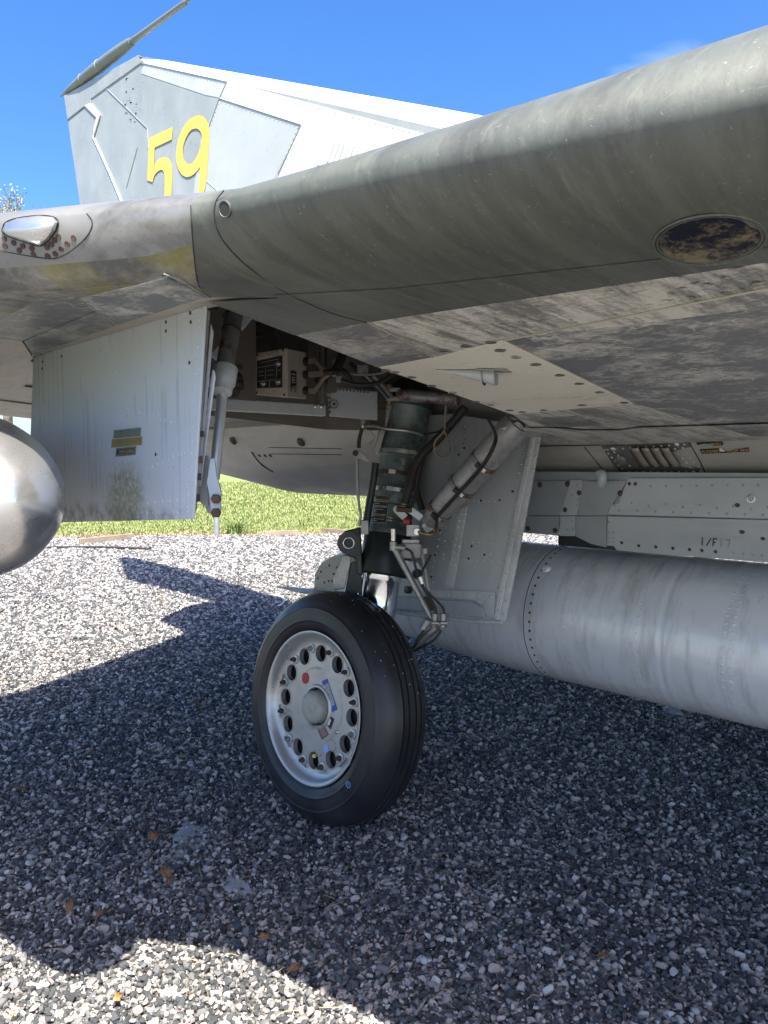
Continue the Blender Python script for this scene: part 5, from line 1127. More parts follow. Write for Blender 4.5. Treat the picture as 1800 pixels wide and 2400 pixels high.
kb = MB(); kb.tube(P(995, 1458, 2.23), P(1048, 1465, 2.23), 0.0125, 0.0085, 14); kb.tube(P(990, 1475, 2.225), P(1003, 1455, 2.225), 0.012, 0.013, 12); kb.build('swivel_bar', M['gunmetal'], leg, 45)
MB().path([P(1025, 1470, 2.22), P(1000, 1490, 2.24), P(970, 1520, 2.28)], 0.011, 10, 4).build('link_rod', M['gunmetal'], leg, 60)
for o in (0, 1): MB().path([P(994 + o * 40, 1478, 2.21), P(980 + o * 38, 1495 + o * 4, 2.22), P(973 + o * 25, 1512, 2.24), P(962 + o * 10, 1525, 2.27)], 0.0036, 8, 5).build('brake_hose', M['rubber'], leg, 60)
MB().lathe(P(957, 1375, 2.33), (0, 0, -1), [(0, 0.012), (0.012, 0.014), (0.02, 0.010)], 8, None, (True, True)).build('drain_nut', M['leg_dark'], leg, 40)

# ------------------------------------------------------------------ strut door
sdn = Vector((0, -math.cos(R(5)), math.sin(R(5)))); sdp = P(1120, 1200, 2.32)
def sd_(x, y, o=0.0): return onPl(x, y, sdp + sdn * o, sdn)
sdoor = MB().plate([sd_(955, 978), sd_(1060, 970), sd_(1256, 1002), sd_(1174, 1452), sd_(925, 1432), sd_(905, 1385), sd_(935, 1100)], -sdn * 0.004).build('strut_door', M['strut_door'], AIR, 0, 0.001)
tag(sdoor, 'blue-grey riveted strut door behind the leg')
MB().plate([sd_(1246, 1002, 0.012), sd_(1257, 1003, 0.012), sd_(1168, 1454, 0.012), sd_(1157, 1448, 0.012)], -sdn * 0.012).build('edge_flange', M['strut_trim'], sdoor, 0, 0.002)
MB().plate([sd_(1259, 1003, 0.004), sd_(1268, 1008, 0.004), sd_(1183, 1458, 0.004), sd_(1170, 1456, 0.004)], -sdn * 0.010).build('edge_flange', M['strut_trim'], sdoor, 0, 0.002)
MB().plate([sd_(925, 1432, 0.006), sd_(1110, 1452, 0.006), sd_(1174, 1456, 0.006), sd_(1174, 1462, 0.006), sd_(1110, 1462, 0.006), sd_(925, 1440, 0.006)], -sdn * 0.012).build('edge_flange', M['strut_trim'], sdoor, 0, 0.002)
MB().plate([sd_(1079, 1185, 0.003), sd_(1095, 1186, 0.003), sd_(1062, 1378, 0.003), sd_(1042, 1374, 0.003)], -sdn * 0.003).build('stiffener', M['strut_trim'], sdoor, 0, 0.001)
pan = MB().plate([sd_(950, 1378, 0.003), sd_(1160, 1388, 0.003), sd_(1158, 1448, 0.003), sd_(1140, 1448, 0.003), sd_(1132, 1420, 0.003), sd_(1110, 1405, 0.003), sd_(950, 1396, 0.003)], -sdn * 0.003).build('doubler_plate', M['strut_trim'], sdoor, 0, 0.001)
MB().plate([sd_(925, 1398, 0.008), sd_(1108, 1410, 0.008), sd_(1130, 1424, 0.008), sd_(1136, 1448, 0.008), sd_(925, 1428, 0.008)], -sdn * 0.012).build('lower_tray', M['strut_door'], sdoor, 0, 0.003)
# curved upper recess
MB().plate([sd_(990, 1000, 0.002), sd_(1085, 990, 0.002), sd_(1085, 1020, 0.002), sd_(1075, 1040, 0.002), sd_(1055, 1047, 0.002), sd_(985, 1046, 0.002)], -sdn * 0.002).build('recess_plate', M['strut_door'], sdoor, 0, 0.001)
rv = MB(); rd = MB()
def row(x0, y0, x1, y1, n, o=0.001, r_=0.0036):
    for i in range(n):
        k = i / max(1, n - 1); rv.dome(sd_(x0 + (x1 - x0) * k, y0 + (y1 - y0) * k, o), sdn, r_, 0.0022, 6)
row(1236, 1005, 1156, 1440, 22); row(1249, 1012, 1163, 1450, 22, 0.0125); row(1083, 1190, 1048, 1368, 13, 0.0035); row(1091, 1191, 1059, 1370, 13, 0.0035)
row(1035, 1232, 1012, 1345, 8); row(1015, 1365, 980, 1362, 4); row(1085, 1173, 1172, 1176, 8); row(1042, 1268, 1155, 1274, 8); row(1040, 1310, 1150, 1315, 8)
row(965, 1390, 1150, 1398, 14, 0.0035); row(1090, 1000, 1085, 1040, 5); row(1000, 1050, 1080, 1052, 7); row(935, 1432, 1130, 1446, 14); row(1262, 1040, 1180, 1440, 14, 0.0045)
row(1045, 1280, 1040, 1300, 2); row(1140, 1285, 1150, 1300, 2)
tag(rv.build('rivets', M['bright'], sdoor, 60), kind='stuff')  # brighter than the door so the colour supplies the highlight dots
for x, y in ((1088, 1050), (1075, 1066), (1127, 1173), (1171, 1173), (1031, 1243), (1020, 1300), (1011, 1352), (1105, 1280), (1135, 1300), (1098, 1309), (1201, 1152), (1199, 1040)): rd.dome(sd_(x, y, 0.0012), sdn, 0.0042, 0.0012, 8)
tag(rd.build('dark_screws', M['seam'], sdoor, 60), kind='stuff')

# ------------------------------------------------------------------ main gear door
DY = 0.525
def dr(x, y, o=0.0): return onY(x, y, DY - o)
A, B_, C_, D_ = dr(78, 832), dr(482, 701), dr(452, 1217), dr(64, 1226)
CW = dr(440, 1217)
TH = 0.0035
t = M['door_t']
# algae below the placards (a stain with its own outline)
pcx = dr(292, 1100).x - ORIGIN[AIR].x; pcz = dr(292, 1075).z
sx = t.n('ShaderNodeSeparateXYZ'); t.L(t.tc.outputs['Object'], sx.inputs[0])
wob = t.rng(t.noise(22, 5), 0.2, 0.8, -0.035, 0.035)
dxs = t.ma('ABSOLUTE', t.ma('ADD', t.ma('SUBTRACT', sx.outputs[0], pcx), wob))
stn = t.ma('MULTIPLY', t.rng(dxs, 0.075, 0.03), t.rng(sx.outputs[2], pcz + 0.005, pcz - 0.03))
stn = t.ma('MULTIPLY', stn, t.rng(t.noise(130, 5), 0.3, 0.55))
c = t.mix(t.ma('MULTIPLY', stn, 0.75), DOOR_C, (0.21, 0.225, 0.10))
bot = t.ma('MULTIPLY', t.rng(sx.outputs[2], 1.022, 1.0), t.rng(t.noise(40, 6), 0.4, 0.62)); c = t.mix(t.ma('MULTIPLY', bot, 0.7), c, (0.1, 0.105, 0.085))
M['door'] = t.done(c, t.rng(t.noise(7, 5), 0.3, 0.7, 0.38, 0.55), 0.05, t.bump(t.noise(30, 4), 0.06, 0.002))
door = MB().plate([A, B_, C_, D_], (0, TH, 0)).build('gear_door', M['door'], AIR, 0, 0.0008); tag(door, 'pale blue-grey wheel bay door hanging open')
ins = lambda p, kx, kz: Vector((p.x + kx, p.y, p.z + kz))
inner = [ins(A, 0.02, -0.012), ins(B_, -0.006, -0.012), ins(C_, -0.006, 0.012), ins(D_, 0.02, 0.012)]
MB().plate([p + Vector((0, TH, 0)) for p in inner], (0, 0.004, 0)).build('sealant_edge', M['sealant'], door, 0)
MB().plate([p + Vector((-0.002, TH + 0.004, 0)) for p in inner], (0, 0.004, 0)).build('inner_skin', M['door_in'], door, 0, 0.001)
fl = [Vector((p.x, DY + 0.010, p.z)) for p in (B_, C_)]
fy0, fy1 = fl[0] + Vector((-0.004, 0, -0.03)), fl[1] + Vector((-0.004, 0, 0.045))
MB().plate([fy0, fy0 + Vector((0, 0.004, -0.01)), fy1 + Vector((0, 0.004, 0.0)), fy1], (-0.002, 0, 0)).build('edge_flange', M['door_in'], door, 0, 0.0006)
MB().plate([fy0 + Vector((0, 0.004, -0.06)), fy0 + Vector((0, 0.006, -0.07)), fy1 + Vector((0, 0.006, 0)), fy1 + Vector((0, 0.004, 0))], (-0.006, 0, 0)).build('edge_flange', M['strut_door'], door, 0, 0.0006)
for k in (0.60, 0.72, 0.80, 0.9):
    p = B_ + (C_ - B_) * k; MB().box(Vector((p.x - 0.002, DY + 0.006, p.z)), (0.003, 0, 0), (0, 0.003, 0), (0, 0, 0.005 if k != 0.6 else 0.004)).build('door_latch', M['rubber'] if k != 0.72 else M['rusty'], door, 0, 0.001)
# piano hinge knuckles and their notches
for x0, x1, y0, y1 in ((92, 152, 826, 806), (215, 283, 786, 765), (366, 448, 735, 708)):
    n = 6
    for i in range(n):
        k = (i + 0.5) / n; p = dr(x0 + (x1 - x0) * k, y0 + (y1 - y0) * k + 2, 0.001)
        MB().tube(p - Vector((0.0035, 0, 0)), p + Vector((0.0035, 0, 0)), 0.0042, None, 10).build('hinge_knuckle', M['gunmetal'] if i % 2 else M['seam'], door, 45)
rv = MB(); rd = MB()
def drow(x0, y0, x1, y1, n, mb=None, r_=0.0024):
    for i in range(n):
        k = i / max(1, n - 1); (mb or rv).dome(dr(x0 + (x1 - x0) * k + random.uniform(-1, 1), y0 + (y1 - y0) * k + random.uniform(-1, 1), 0.0), (0, -1, 0), r_, 0.0009, 8)
drow(466, 750, 440, 1190, 15); drow(140, 1203, 440, 1200, 26); drow(225, 803, 275, 787, 5); drow(275, 830, 265, 960, 7); drow(300, 960, 400, 990, 9); drow(405, 740, 470, 726, 5)
drow(245, 1125, 300, 1120, 6); drow(345, 1100, 430, 1060, 8); drow(330, 1180, 430, 1170, 7)
tag(rv.build('rivets', M['door'], door, 60), kind='stuff')
for x, y in ((389, 755), (389, 776), (446, 734), (447, 755), (100, 848), (99, 864), (144, 835), (365, 1065), (444, 850)): rd.dome(dr(x, y, 0.0), (0, -1, 0), 0.0028, 0.0012, 8)
tag(rd.build('dark_screws', M['rusty'], door, 60), kind='stuff')
def zz(x, y): return (240 + x * 120 / 1659, 980 + y * 110 / 1521)
def plc(pts, mat, o=0.001): return MB().plate([dr(*zz(*p), o) for p in pts], (0, 0.0008, 0)).build('placard', M[mat], door, 0)
plc([(375, 395), (1245, 305), (1222, 578), (345, 655)], 'placard_green'); plc([(305, 685), (1280, 600), (1258, 868), (280, 955)], 'placard_gold'); plc([(440, 975), (1085, 912), (1060, 1190), (420, 1250)], 'placard_green')
plc([(470, 1020), (540, 1014), (535, 1165), (465, 1172)], 'marker', 0.0014); plc([(560, 1012), (1015, 972), (1003, 1130), (550, 1170)], 'marker', 0.0014)
def dtext(txt, x0, y0, x1, y1, h, mat, o=0.0022):
    a, b_ = dr(*zz(x0, y0), o), dr(*zz(x1, y1), o); r_ = (b_ - a); hh = (dr(*zz(x0, y0 - h), o) - a).length / 0.72
    return text_mesh(txt, 'placard_lettering', M[mat], door, a, r_, Vector((0, 0, 1)), hh, 0, width=r_.length)
dtext('HYDRAULVATSKA', 470, 565, 1170, 500, 110, 'placard_gold'); dtext('FORRENSNINGSFRI', 400, 850, 1220, 770, 120, 'placard_green'); dtext('PAFYLLNING', 560, 1150, 1005, 1112, 110, 'label_y')
# door actuator: rusty cylinder, collar, chromed rod, clevis
a0, a1 = P(549, 735, 1.18), P(527, 862, 1.14)
act = MB(); act.tube(P(553, 712, 1.19), a1, 0.0138, 0.0138, 24); act = act.build('door_actuator', M['part_rust'], AIR, 45); tag(act, 'rust-bitten hydraulic jack with chromed rod working the door')
MB().torus(P(543, 776, 1.166), a1 - a0, 0.0142, 0.0018, 24, 6).build('cylinder_band', M['rusty'], act, 60)
aa = (a1 - a0).normalized()
c0 = P(528, 868, 1.138); MB().lathe(c0 - aa * 0.004, aa, [(0, 0.0145), (0.001, 0.0182), (0.026, 0.0182), (0.030, 0.0155), (0.042, 0.0150), (0.044, 0.008)], 28, None, (True, True)).build('gland_collar', M['strut_trim'], act, 45)
MB().dome(P(538, 888, 1.12), -fwd, 0.003, 0.001).build('gland_screw', M['seam'], act, 45)
r0, r1 = P(522, 918, 1.132), P(502, 1122, 1.09); MB().tube(r0, r1, 0.0078, None, 24).build('piston_rod', M['bright_rod'], act, 45)
ck = [(492, 1075), (503, 1073), (507, 1110), (513, 1135), (518, 1152), (517, 1195), (512, 1208), (505, 1210), (498, 1206), (494, 1190), (490, 1160), (484, 1130)]
MB().plate([P(x, y, 1.055) for x, y in ck], fwd * 0.005).build('clevis_link', M['strut_door'], act, 0, 0.0012)
MB().plate([P(x - 14, y - 6, 1.085) for x, y in ck], fwd * 0.005).build('clevis_link', M['door_in'], act, 0, 0.0012)
for x, y in ((507, 1169), (507, 1202)): MB().lathe(P(x, y, 1.053), -fwd, [(0, 0.0072), (0.004, 0.0072), (0.0055, 0.005)], 6, None, (False, True)).build('clevis_bolt', M['rusty'], act, 30)
MB().plate([P(462, 1075, 1.08), P(484, 1078, 1.08), P(488, 1188, 1.08), P(478, 1186, 1.08), P(462, 1170, 1.08)], fwd * 0.006).build('door_bracket', M['door_in'], door, 0, 0.001)
# ------------------------------------------------------------------ pylon, belly tank, labels on the fuselage side
PYT, PYB = 1.975, 2.03
def py1(x, y, o=0.0): return onY(x, y, PYT - o)
def py2(x, y, o=0.0):                                  # lower, slightly undercut face
    c0 = py1(1500, 1206); n = Vector((0, -1, 0.28)).normalized() * -1; n = Vector((0, -1, -0.30)).normalized()
    return onPl(x, y, c0 + n * o, n)
n2 = Vector((0, -1, -0.30)).normalized()
UP = [((1225, 1128), (1358, 1126), (1333, 1208), (1225, 1208)), ((1338, 1124), (1364, 1124), (1350, 1208), (1312, 1208)), ((1362, 1128), (1470, 1126), (1436, 1180), (1422, 1208), (1350, 1208)), ((1472, 1121), (1800, 1120), (2500, 1120), (2500, 1222), (1800, 1216), (1424, 1206), (1434, 1182), (1450, 1180))]
LO = [((1222, 1210), (1311, 1210), (1310, 1256), (1222, 1248)), ((1313, 1210), (1348, 1210), (1347, 1257), (1312, 1256)), ((1350, 1210), (1422, 1210), (1421, 1283), (1385, 1275), (1349, 1257)), ((1424, 1210), (1800, 1219), (2500, 1224), (2500, 1378), (1800, 1319), (1446, 1290), (1438, 1280), (1422, 1279))]
core = MB(); k0 = py1(1226, 1128).x; k1 = 0.6
core.add([(k0, PYT + 0.006, 1.06), (k1, PYT + 0.006, 1.06), (k1, PYT + 0.006, 0.945), (k0, PYT + 0.006, 0.945), (k0, PYT + 0.05, 0.885), (k1, PYT + 0.05, 0.81), (k1, 2.3, 0.81), (k0, 2.3, 0.885), (k0, 2.3, 1.06), (k1, 2.3, 1.06)],
         [(0, 1, 2, 3), (3, 2, 5, 4), (4, 5, 6, 7), (0, 3, 4, 7, 8), (1, 9, 6, 5, 2), (7, 6, 9, 8), (0, 8, 9, 1)])
pyl = core.build('tank_pylon', M['pylon2'], AIR, 0); tag(pyl, 'pale blue-grey pylon carrying the belly tank, marked 1/F17')
mts = ['pylon2', 'pylon', 'pylon2', 'pylon']
for q, m in zip(UP, mts): MB().plate([py1(x, y, 0.0 if m == 'pylon2' else 0.003) for x, y in q], (0, 0.004, 0)).build('pylon_panel', M[m], pyl, 0, 0.0008)
for q, m in zip(LO, mts): MB().plate([py2(x, y, 0.0 if m == 'pylon2' else 0.003) for x, y in q], n2 * -0.004).build('pylon_panel', M[m], pyl, 0, 0.0008)
rv = MB(); rd = MB()
for i in range(13): rv.dome(py1(1525 + i * 36, 1140 - i * 0.4, 0.0032), (0, -1, 0), 0.004, 0.0014); rv.dome(py1(1440 + i * 40, 1184 + i * 1.2 - 6 * (i % 2), 0.0032), (0, -1, 0), 0.004, 0.0014)
for i in range(10): rv.dome(py1(1452 + i * 42, 1196 + i * 1.4, 0.0032), (0, -1, 0), 0.0038, 0.0014)
for x, y in ((1426, 1248), (1437, 1248), (1426, 1260), (1437, 1260), (1426, 1270), (1437, 1270), (1427, 1223), (1340, 1220), (1342, 1241), (1330, 1241), (1352, 1136), (1341, 1162), (1356, 1170), (1352, 1184)): rv.dome((py2 if y > 1206 else py1)(x, y, 0.0032), (0, -1, 0), 0.0042, 0.0014)
for i in range(8): rv.dome(py2(1720 + i * 22, 1296 + i * 2, 0.0032), n2, 0.004, 0.0012)
for x, y in ((1475, 1134), (1489, 1134)): rd.dome(py1(x, y, 0.003), (0, -1, 0), 0.0055, 0.0015, 12)
for x, y in ((1457, 1272), (1497, 1279), (1537, 1282), (1577, 1285), (1616, 1288), (1645, 1290), (1677, 1293)): rd.dome(py2(x, y, 0.003), n2, 0.005, 0.0015, 12)
for x, y, r_ in ((1728, 1185, 0.007), (1739, 1245, 0.0075), (1788, 1261, 0.006)): rd.dome((py2 if y > 1210 else py1)(x, y, 0.003), (0, -1, -0.1), r_, 0.0006, 14)
for x, y in ((1265, 1136), (1330, 1134), (1240, 1150), (1237, 1238), (1301, 1242)): rd.dome((py2 if y > 1206 else py1)(x, y, 0.0005), (0, -1, 0), 0.009, 0.002, 14)
for x, y in ((1324, 1195), (1357, 1155), (1453, 1156)): rd.dome(py1(x, y, 0.003), (0, -1, 0), 0.008, 0.002, 14)
tag(rv.build('rivets', M['pylon2'], pyl, 60), kind='stuff'); tag(rd.build('dark_screws', M['rusty'], pyl, 60), kind='stuff')
hr = py1(1761, 1168, 0.003); MB().lathe(hr, (0, -1, 0), [(0.0, 0.0115), (0.002, 0.011), (0.0025, 0.008), (-0.001, 0.0075), (-0.001, 0.0003)], 24).build('eyelet', M['bright'], pyl, 50)
def stroke(pts, mat='marker', r_=0.0016): return MB().path([py2(x, y, 0.0038) for x, y in pts], r_, 5, 0).build('stencil_mark', M[mat], pyl, 60)
def zs(x, y): return (1580 + x * 200 / 1659, 1220 + y * 90 / 747)
stroke([zs(550, 330), zs(547, 480)]); stroke([zs(715, 348), zs(632, 487)]); stroke([zs(765, 350), zs(755, 497)]); stroke([zs(765, 352), zs(836, 360)]); stroke([zs(762, 425), zs(805, 427)])
stroke([zs(915, 360), zs(918, 505)], 'marker_faint'); stroke([zs(1000, 378), zs(1085, 376), zs(1070, 450), zs(1045, 522)], 'marker_faint')
# curved hook fitting
MB().path([onY(1402, 1108, PYT - 0.03), onY(1412, 1112, PYT - 0.035), onY(1412, 1125, PYT - 0.035), onY(1408, 1138, PYT - 0.03)], lambda k: 0.010 + 0.004 * math.sin(k * 3), 10, 4).build('retaining_hook', M['pylon'], pyl, 60)
# sway fitting under the pylon
MB().box(onY(1400, 1268, 2.08), (0.11, 0, 0), (0, 0.05, 0), (0, 0, 0.018)).build('sway_brace', M['leg_dark'], pyl, 0, 0.004)

# fuselage side: fillet, vent plate with four vanes, oil placards
def hs(x, y, o=0.0): return onH(x, y, -o)
fillet = MB(); tp_, bt_ = [], []
for x in range(1225, 1900, 45):
    tp_.append(flat(x, 1003 + (6 if 1330 < x < 1480 else 0) - max(0, (x - 1480)) * 0.03, 0.004)); bt_.append(hs(x, 1042 - max(0, x - 1464) * 0.034, -0.02))
fillet.grid([tp_, [(a + b_) / 2 + Vector((0, 0.012, 0.006)) for a, b_ in zip(tp_, bt_)], bt_]); fil = fillet.build('wing_fillet', M['under_band'], AIR, 60)
fx = [ (tp_[-1]) , bt_[-1]]
MB().grid([[tp_[-1], bt_[-1]], [Vector((2.4, JY, zl(2.4, JY) - 0.004)), Vector((2.4, bt_[-1].y, bt_[-1].z))]]).build('wing_fillet', M['under_band'], AIR, 0)
for l in (((1431, 1008), (1450, 1015), (1464, 1040)), ((1300, 1003), (1431, 1008))): MB().path([march(x, y, lambda p: hull_f(p) + 0.02, 0.8, 5, 400) if y > 1012 else flat(x, y, 0.006) for x, y in l], 0.0009, 5, 0).build('fillet_seam', M['seam'], fil, 60)
rv = MB()
for x in (1346, 1367, 1382, 1424, 1437, 1450, 1461, 1472, 1486, 1499): rv.dome(hs(x, 1032, -0.04), (0, -0.8, -0.6), 0.007, 0.0015, 10)
tag(rv.build('rivets', M['under_dark'], fil, 60), kind='stuff')
for l in (((1370, 1048), (1400, 1085), (1432, 1121)), ((1614, 1034), (1640, 1080), (1658, 1118)), ((1265, 1046), (1460, 1042))): MB().path([hs(x, y, -0.004) for x, y in l], 0.0016, 5, 0).build('fuselage_seam', M['seam'], hull, 60)
vq = [(1410, 1047), (1612, 1034), (1656, 1116), (1470, 1120), (1440, 1095)]
vpl = MB().plate([hs(x, y, -0.012) for x, y in vq], (0, 0.02, 0.01)).build('vent_plate', M['vent'], AIR, 0); tag(vpl, 'dark grey vent plate with four curved vanes')
vc = [hs(x, y, -0.03) for x, y in ((1475, 1052), (1560, 1048), (1582, 1092), (1500, 1094))]
MB().plate(vc, (0, -0.002, -0.001)).build('vent_opening', M['seam'], vpl, 0)
for i in range(4):
    x = 1478 + i * 23.5; rows = []
    for k in range(6):
        s = k / 5; yy = 1050 + 44 * s; xx = x + 22 * s + 6 * s * s
        rows.append([hs(xx, yy, -0.045), hs(xx + 9, yy, -0.075), hs(xx + 16, yy - 1, -0.06), hs(xx + 19, yy - 2, -0.03)])
    o = MB().grid(rows).build('vane', M['vane'], vpl, 60, 0, False); sl = o.modifiers.new('thick', 'SOLIDIFY'); sl.thickness = 0.002
    MB().path([hs(1478 + i * 23.5 + 28, 1094, -0.06), hs(1478 + i * 23.5 + 40, 1092, -0.05)], 0.002, 5, 0).build('vane_lip', M['bright'], vpl, 60)
rv = MB()
for i in range(11): rv.dome(hs(1424 + i * 18, 1054 - i * 1.2, -0.02), (0, -0.8, -0.6), 0.0034, 0.0014); rv.dome(hs(1476 + i * 16.5, 1106 - i * 0.1, -0.02), (0, -0.8, -0.6), 0.0034, 0.0014)
for i in range(6): rv.dome(hs(1600 + i * 9, 1050 + i * 11, -0.02), (0, -0.8, -0.6), 0.0034, 0.0014); rv.dome(hs(1582 + i * 9, 1052 + i * 11, -0.02), (0, -0.8, -0.6), 0.0034, 0.0014); rv.dome(hs(1418 + i * 8, 1054 + i * 9, -0.02), (0, -0.8, -0.6), 0.0034, 0.0014)
for i in range(5): rv.dome(hs(1440 + i * 9, 1060 + i * 8, -0.02), (0, -0.8, -0.6), 0.0034, 0.0014)
tag(rv.build('rivets', M['strut_trim'], vpl, 60), kind='stuff')
for x, y in ((1436, 1053), (1586, 1043), (1634, 1100), (1455, 1102)): MB().dome(hs(x, y, -0.02), (0, -0.8, -0.6), 0.007, 0.0025, 12).build('plate_screw', M['bright'] if y < 1100 else M['rusty'], vpl, 60)
MB().dome(hs(1455, 1080, -0.02), (0, -0.8, -0.6), 0.018, 0.006, 20).build('plate_boss', M['vent'], vpl, 60)
def zk(x, y): return (1600 + x * 200 / 1659, 1010 + y * 80 / 664)
def lab(pts, mat, o, name='placard'): return MB().plate([hs(*zk(*p), o) for p in pts], (0, 0.002, 0.001)).build(name, M[mat], hull, 0)
lab([(265, 232), (740, 210), (785, 242), (770, 285), (600, 296), (560, 262), (480, 246), (380, 250), (285, 275)], 'black', -0.014); lab([(330, 365), (705, 345), (720, 395), (840, 408), (1270, 330), (1290, 405), (370, 448)], 'black', -0.014)
lab([(705, 348), (780, 338), (765, 366), (830, 388), (800, 404), (730, 398)], 'white', -0.024, 'label_tear'); lab([(290, 278), (380, 254), (480, 250), (560, 266), (598, 300), (330, 322)], 'pylon2', -0.012, 'label_tear')
def htext(txt, x0, y0, x1, y1, h, o):
    a, b_, u_ = hs(*zk(x0, y0), o), hs(*zk(x1, y1), o), hs(*zk(x0, y0 - h), o); r_ = b_ - a
    return text_mesh(txt, 'placard_lettering', M['label_y'], hull, a, r_, (u_ - a), (u_ - a).length / 0.72, 0, width=r_.length)
htext('TROLL', 530, 290, 755, 276, 54, -0.020); htext('FLYGMOT', 375, 432, 745, 418, 56, -0.020); htext('OLJA 800', 860, 410, 1275, 390, 44, -0.020)
# belly tank
TA, TZ, TR = 2.15, 0.596, 0.2193
def tank(name, y, label):
    e_ = empty(name, (-1.0, y, 0), label, 'drop tank')
    prof = [(-2.72, 0.03), (-2.66, 0.07), (-2.55, 0.11), (-2.4, 0.15), (-2.15, 0.188), (-1.9, 0.21), (-1.63, TR - 0.001), (-1.605, TR), (-1.58, TR), (-1.1, TR), (-0.6, TR), (-0.2, TR), (0.4, TR), (1.0, TR - 0.004), (1.5, 0.19), (2.0, 0.13), (2.3, 0.06), (2.42, 0.004)]
    MB().lathe((0, y, TZ), (1, 0, 0), prof, 72, (0, -1, 0), (True, True)).build('tank_shell', M['tank'], e_, 60)
    return e_
tank1 = tank('drop_tank', TA, 'dull aluminium belly drop tank right of the main wheel')
def ont(x, y, o=0.0): return march(x, y, lambda p: math.hypot(p.y - TA, p.z - TZ) - TR - o, 0.8, 5, 600)
def tring(X, r_, name, mat, rad=0.0015): return MB().torus((X, TA, TZ), (1, 0, 0), r_, rad, 80, 6).build(name, M[mat], tank1, 60)
Xj = ont(1228, 1430).x
tring(Xj, TR, 'tank_seam', 'seam', 0.0014)
hl_, rr_ = MB(), MB()
for i in range(48):
    a = 2 * math.pi * i / 48; d = Vector((0, -math.cos(a), math.sin(a))); c0 = Vector((0, TA, TZ))
    hl_.dome(c0 + d * (TR - 0.0005) + Vector((Xj + 0.022, 0, 0)), d, 0.0052, 0.0008, 10)
    for X_, r_ in ((Xj - 0.02, 0.0045),): rr_.dome(c0 + d * (TR - 0.002) + Vector((X_, 0, 0)), d, r_, 0.001, 8)
tag(hl_.build('screw_holes', M['rusty'], tank1, 60), kind='stuff')
for Xc in (ont(1325, 1420).x, ont(1502, 1420).x, ont(1705, 1440).x, ont(1725, 1440).x):
    for i in range(64):
        a = 2 * math.pi * i / 64; d = Vector((0, -math.cos(a), math.sin(a))); rr_.dome(Vector((Xc, TA, TZ)) + d * (TR - 0.0004), d, 0.0048, 0.001, 8)
tag(rr_.build('rivets', M['tank'], tank1, 60), kind='stuff')
Xw = ont(1560, 1420).x
MB().lathe((0, TA, TZ), (1, 0, 0), [(Xw - 0.03, TR - 0.0005), (Xw - 0.018, TR + 0.0015), (Xw - 0.006, TR + 0.0015), (Xw, TR - 0.001), (Xw + 0.006, TR + 0.0015), (Xw + 0.018, TR + 0.0015), (Xw + 0.03, TR - 0.0005)], 96).build('weld_band', M['tank'], tank1, 60)
b = MB(); pp = ont(1282, 1333); 
MB().dome(pp, (0.2, -0.8, 0.5), 0.016, 0.008, 12).build('filler_bump', M['tank'], tank1, 60)
# tail cone fins of the tank, seen left of the wheel
fr_ = Vector((-2.75, TA, TZ))
def tfin(pts, nrm, mat='hull'):
    o = MB().plate(pts, Vector(nrm) * 0.008).build('tail_fin', M[mat], tank1, 0, 0.002); return o
t1 = onY(648, 1377, TA - 0.16); t2 = onY(760, 1368, TA - 0.05)
tfin([Vector((t1.x, t1.y, t1.z)), Vector((-2.55, TA - 0.10, t1.z + 0.01)), Vector((-2.35, TA - 0.16, t1.z + 0.01)), Vector((-2.60, TA - 0.21, t1.z + 0.01))], (0, 0, 1), 'under_aft')
f1 = tfin([onY(735, 1385, TA - 0.13), onY(738, 1345, TA - 0.13), onY(752, 1320, TA - 0.13), onY(780, 1303, TA - 0.13), onY(830, 1300, TA - 0.13), onY(830, 1390, TA - 0.13)], (0, 1, 0), 'under_aft')
rv = MB()
for x, y in ((745, 1355), (752, 1340), (760, 1365), (770, 1362), (778, 1362), (772, 1325), (782, 1345), (790, 1330)): rv.dome(onY(x, y, TA - 0.13), (0, -1, 0), 0.006, 0.002, 8)
tag(rv.build('rivets', M['rusty'], tank1, 60), kind='stuff')
# ------------------------------------------------------------------ polished tank under the outer wing
nose = P(38, 1176, 0.94); PR = 0.135
ptk = empty('drop_tank', (nose.x - 1.0, nose.y, 0), 'polished silver drop tank nose under the outer wing at the left edge', 'drop tank')
prf = [(-2.6, 0.01), (-2.3, 0.06), (-1.9, 0.10), (-1.4, PR * 0.97), (-1.0, PR), (-0.42, PR), (-0.36, PR * 0.995), (-0.30, PR * 0.975), (-0.24, PR * 0.935), (-0.18, PR * 0.87), (-0.13, PR * 0.79), (-0.09, PR * 0.69), (-0.055, PR * 0.565), (-0.03, PR * 0.43), (-0.012, PR * 0.28), (-0.003, PR * 0.14), (0.0, 0.0008)]
axis = Vector((1, 0.0, 0.0))
MB().lathe(nose + Vector((0, 0, 0.0)), axis, prf, 72, (0, 0, 1), (True, True)).build('tank_shell', M['polished'], ptk, 60)
MB().plate([Vector((nose.x - 0.75, nose.y - 0.02, nose.z + 0.1)), Vector((nose.x - 0.55, nose.y - 0.02, 1.29)), Vector((nose.x - 1.5, nose.y - 0.02, 1.29)), Vector((nose.x - 1.3, nose.y - 0.02, nose.z + 0.1))], (0, 0.04, 0)).build('wing_pylon', M['pylon'], AIR, 0, 0.004)
# ------------------------------------------------------------------ far things
b = onZ(508, 1257, 0.0)
pole = MB(); pole.tube(b, b + Vector((0, 0, 0.56)), 0.042, None, 20); pole.dome(b + Vector((0, 0, 0.56)), (0, 0, 1), 0.044, 0.02, 20)
tag(pole.build('steel_post', M['galv'], None, 45), 'short galvanised steel post at the lawn edge beyond the bay door', 'post')
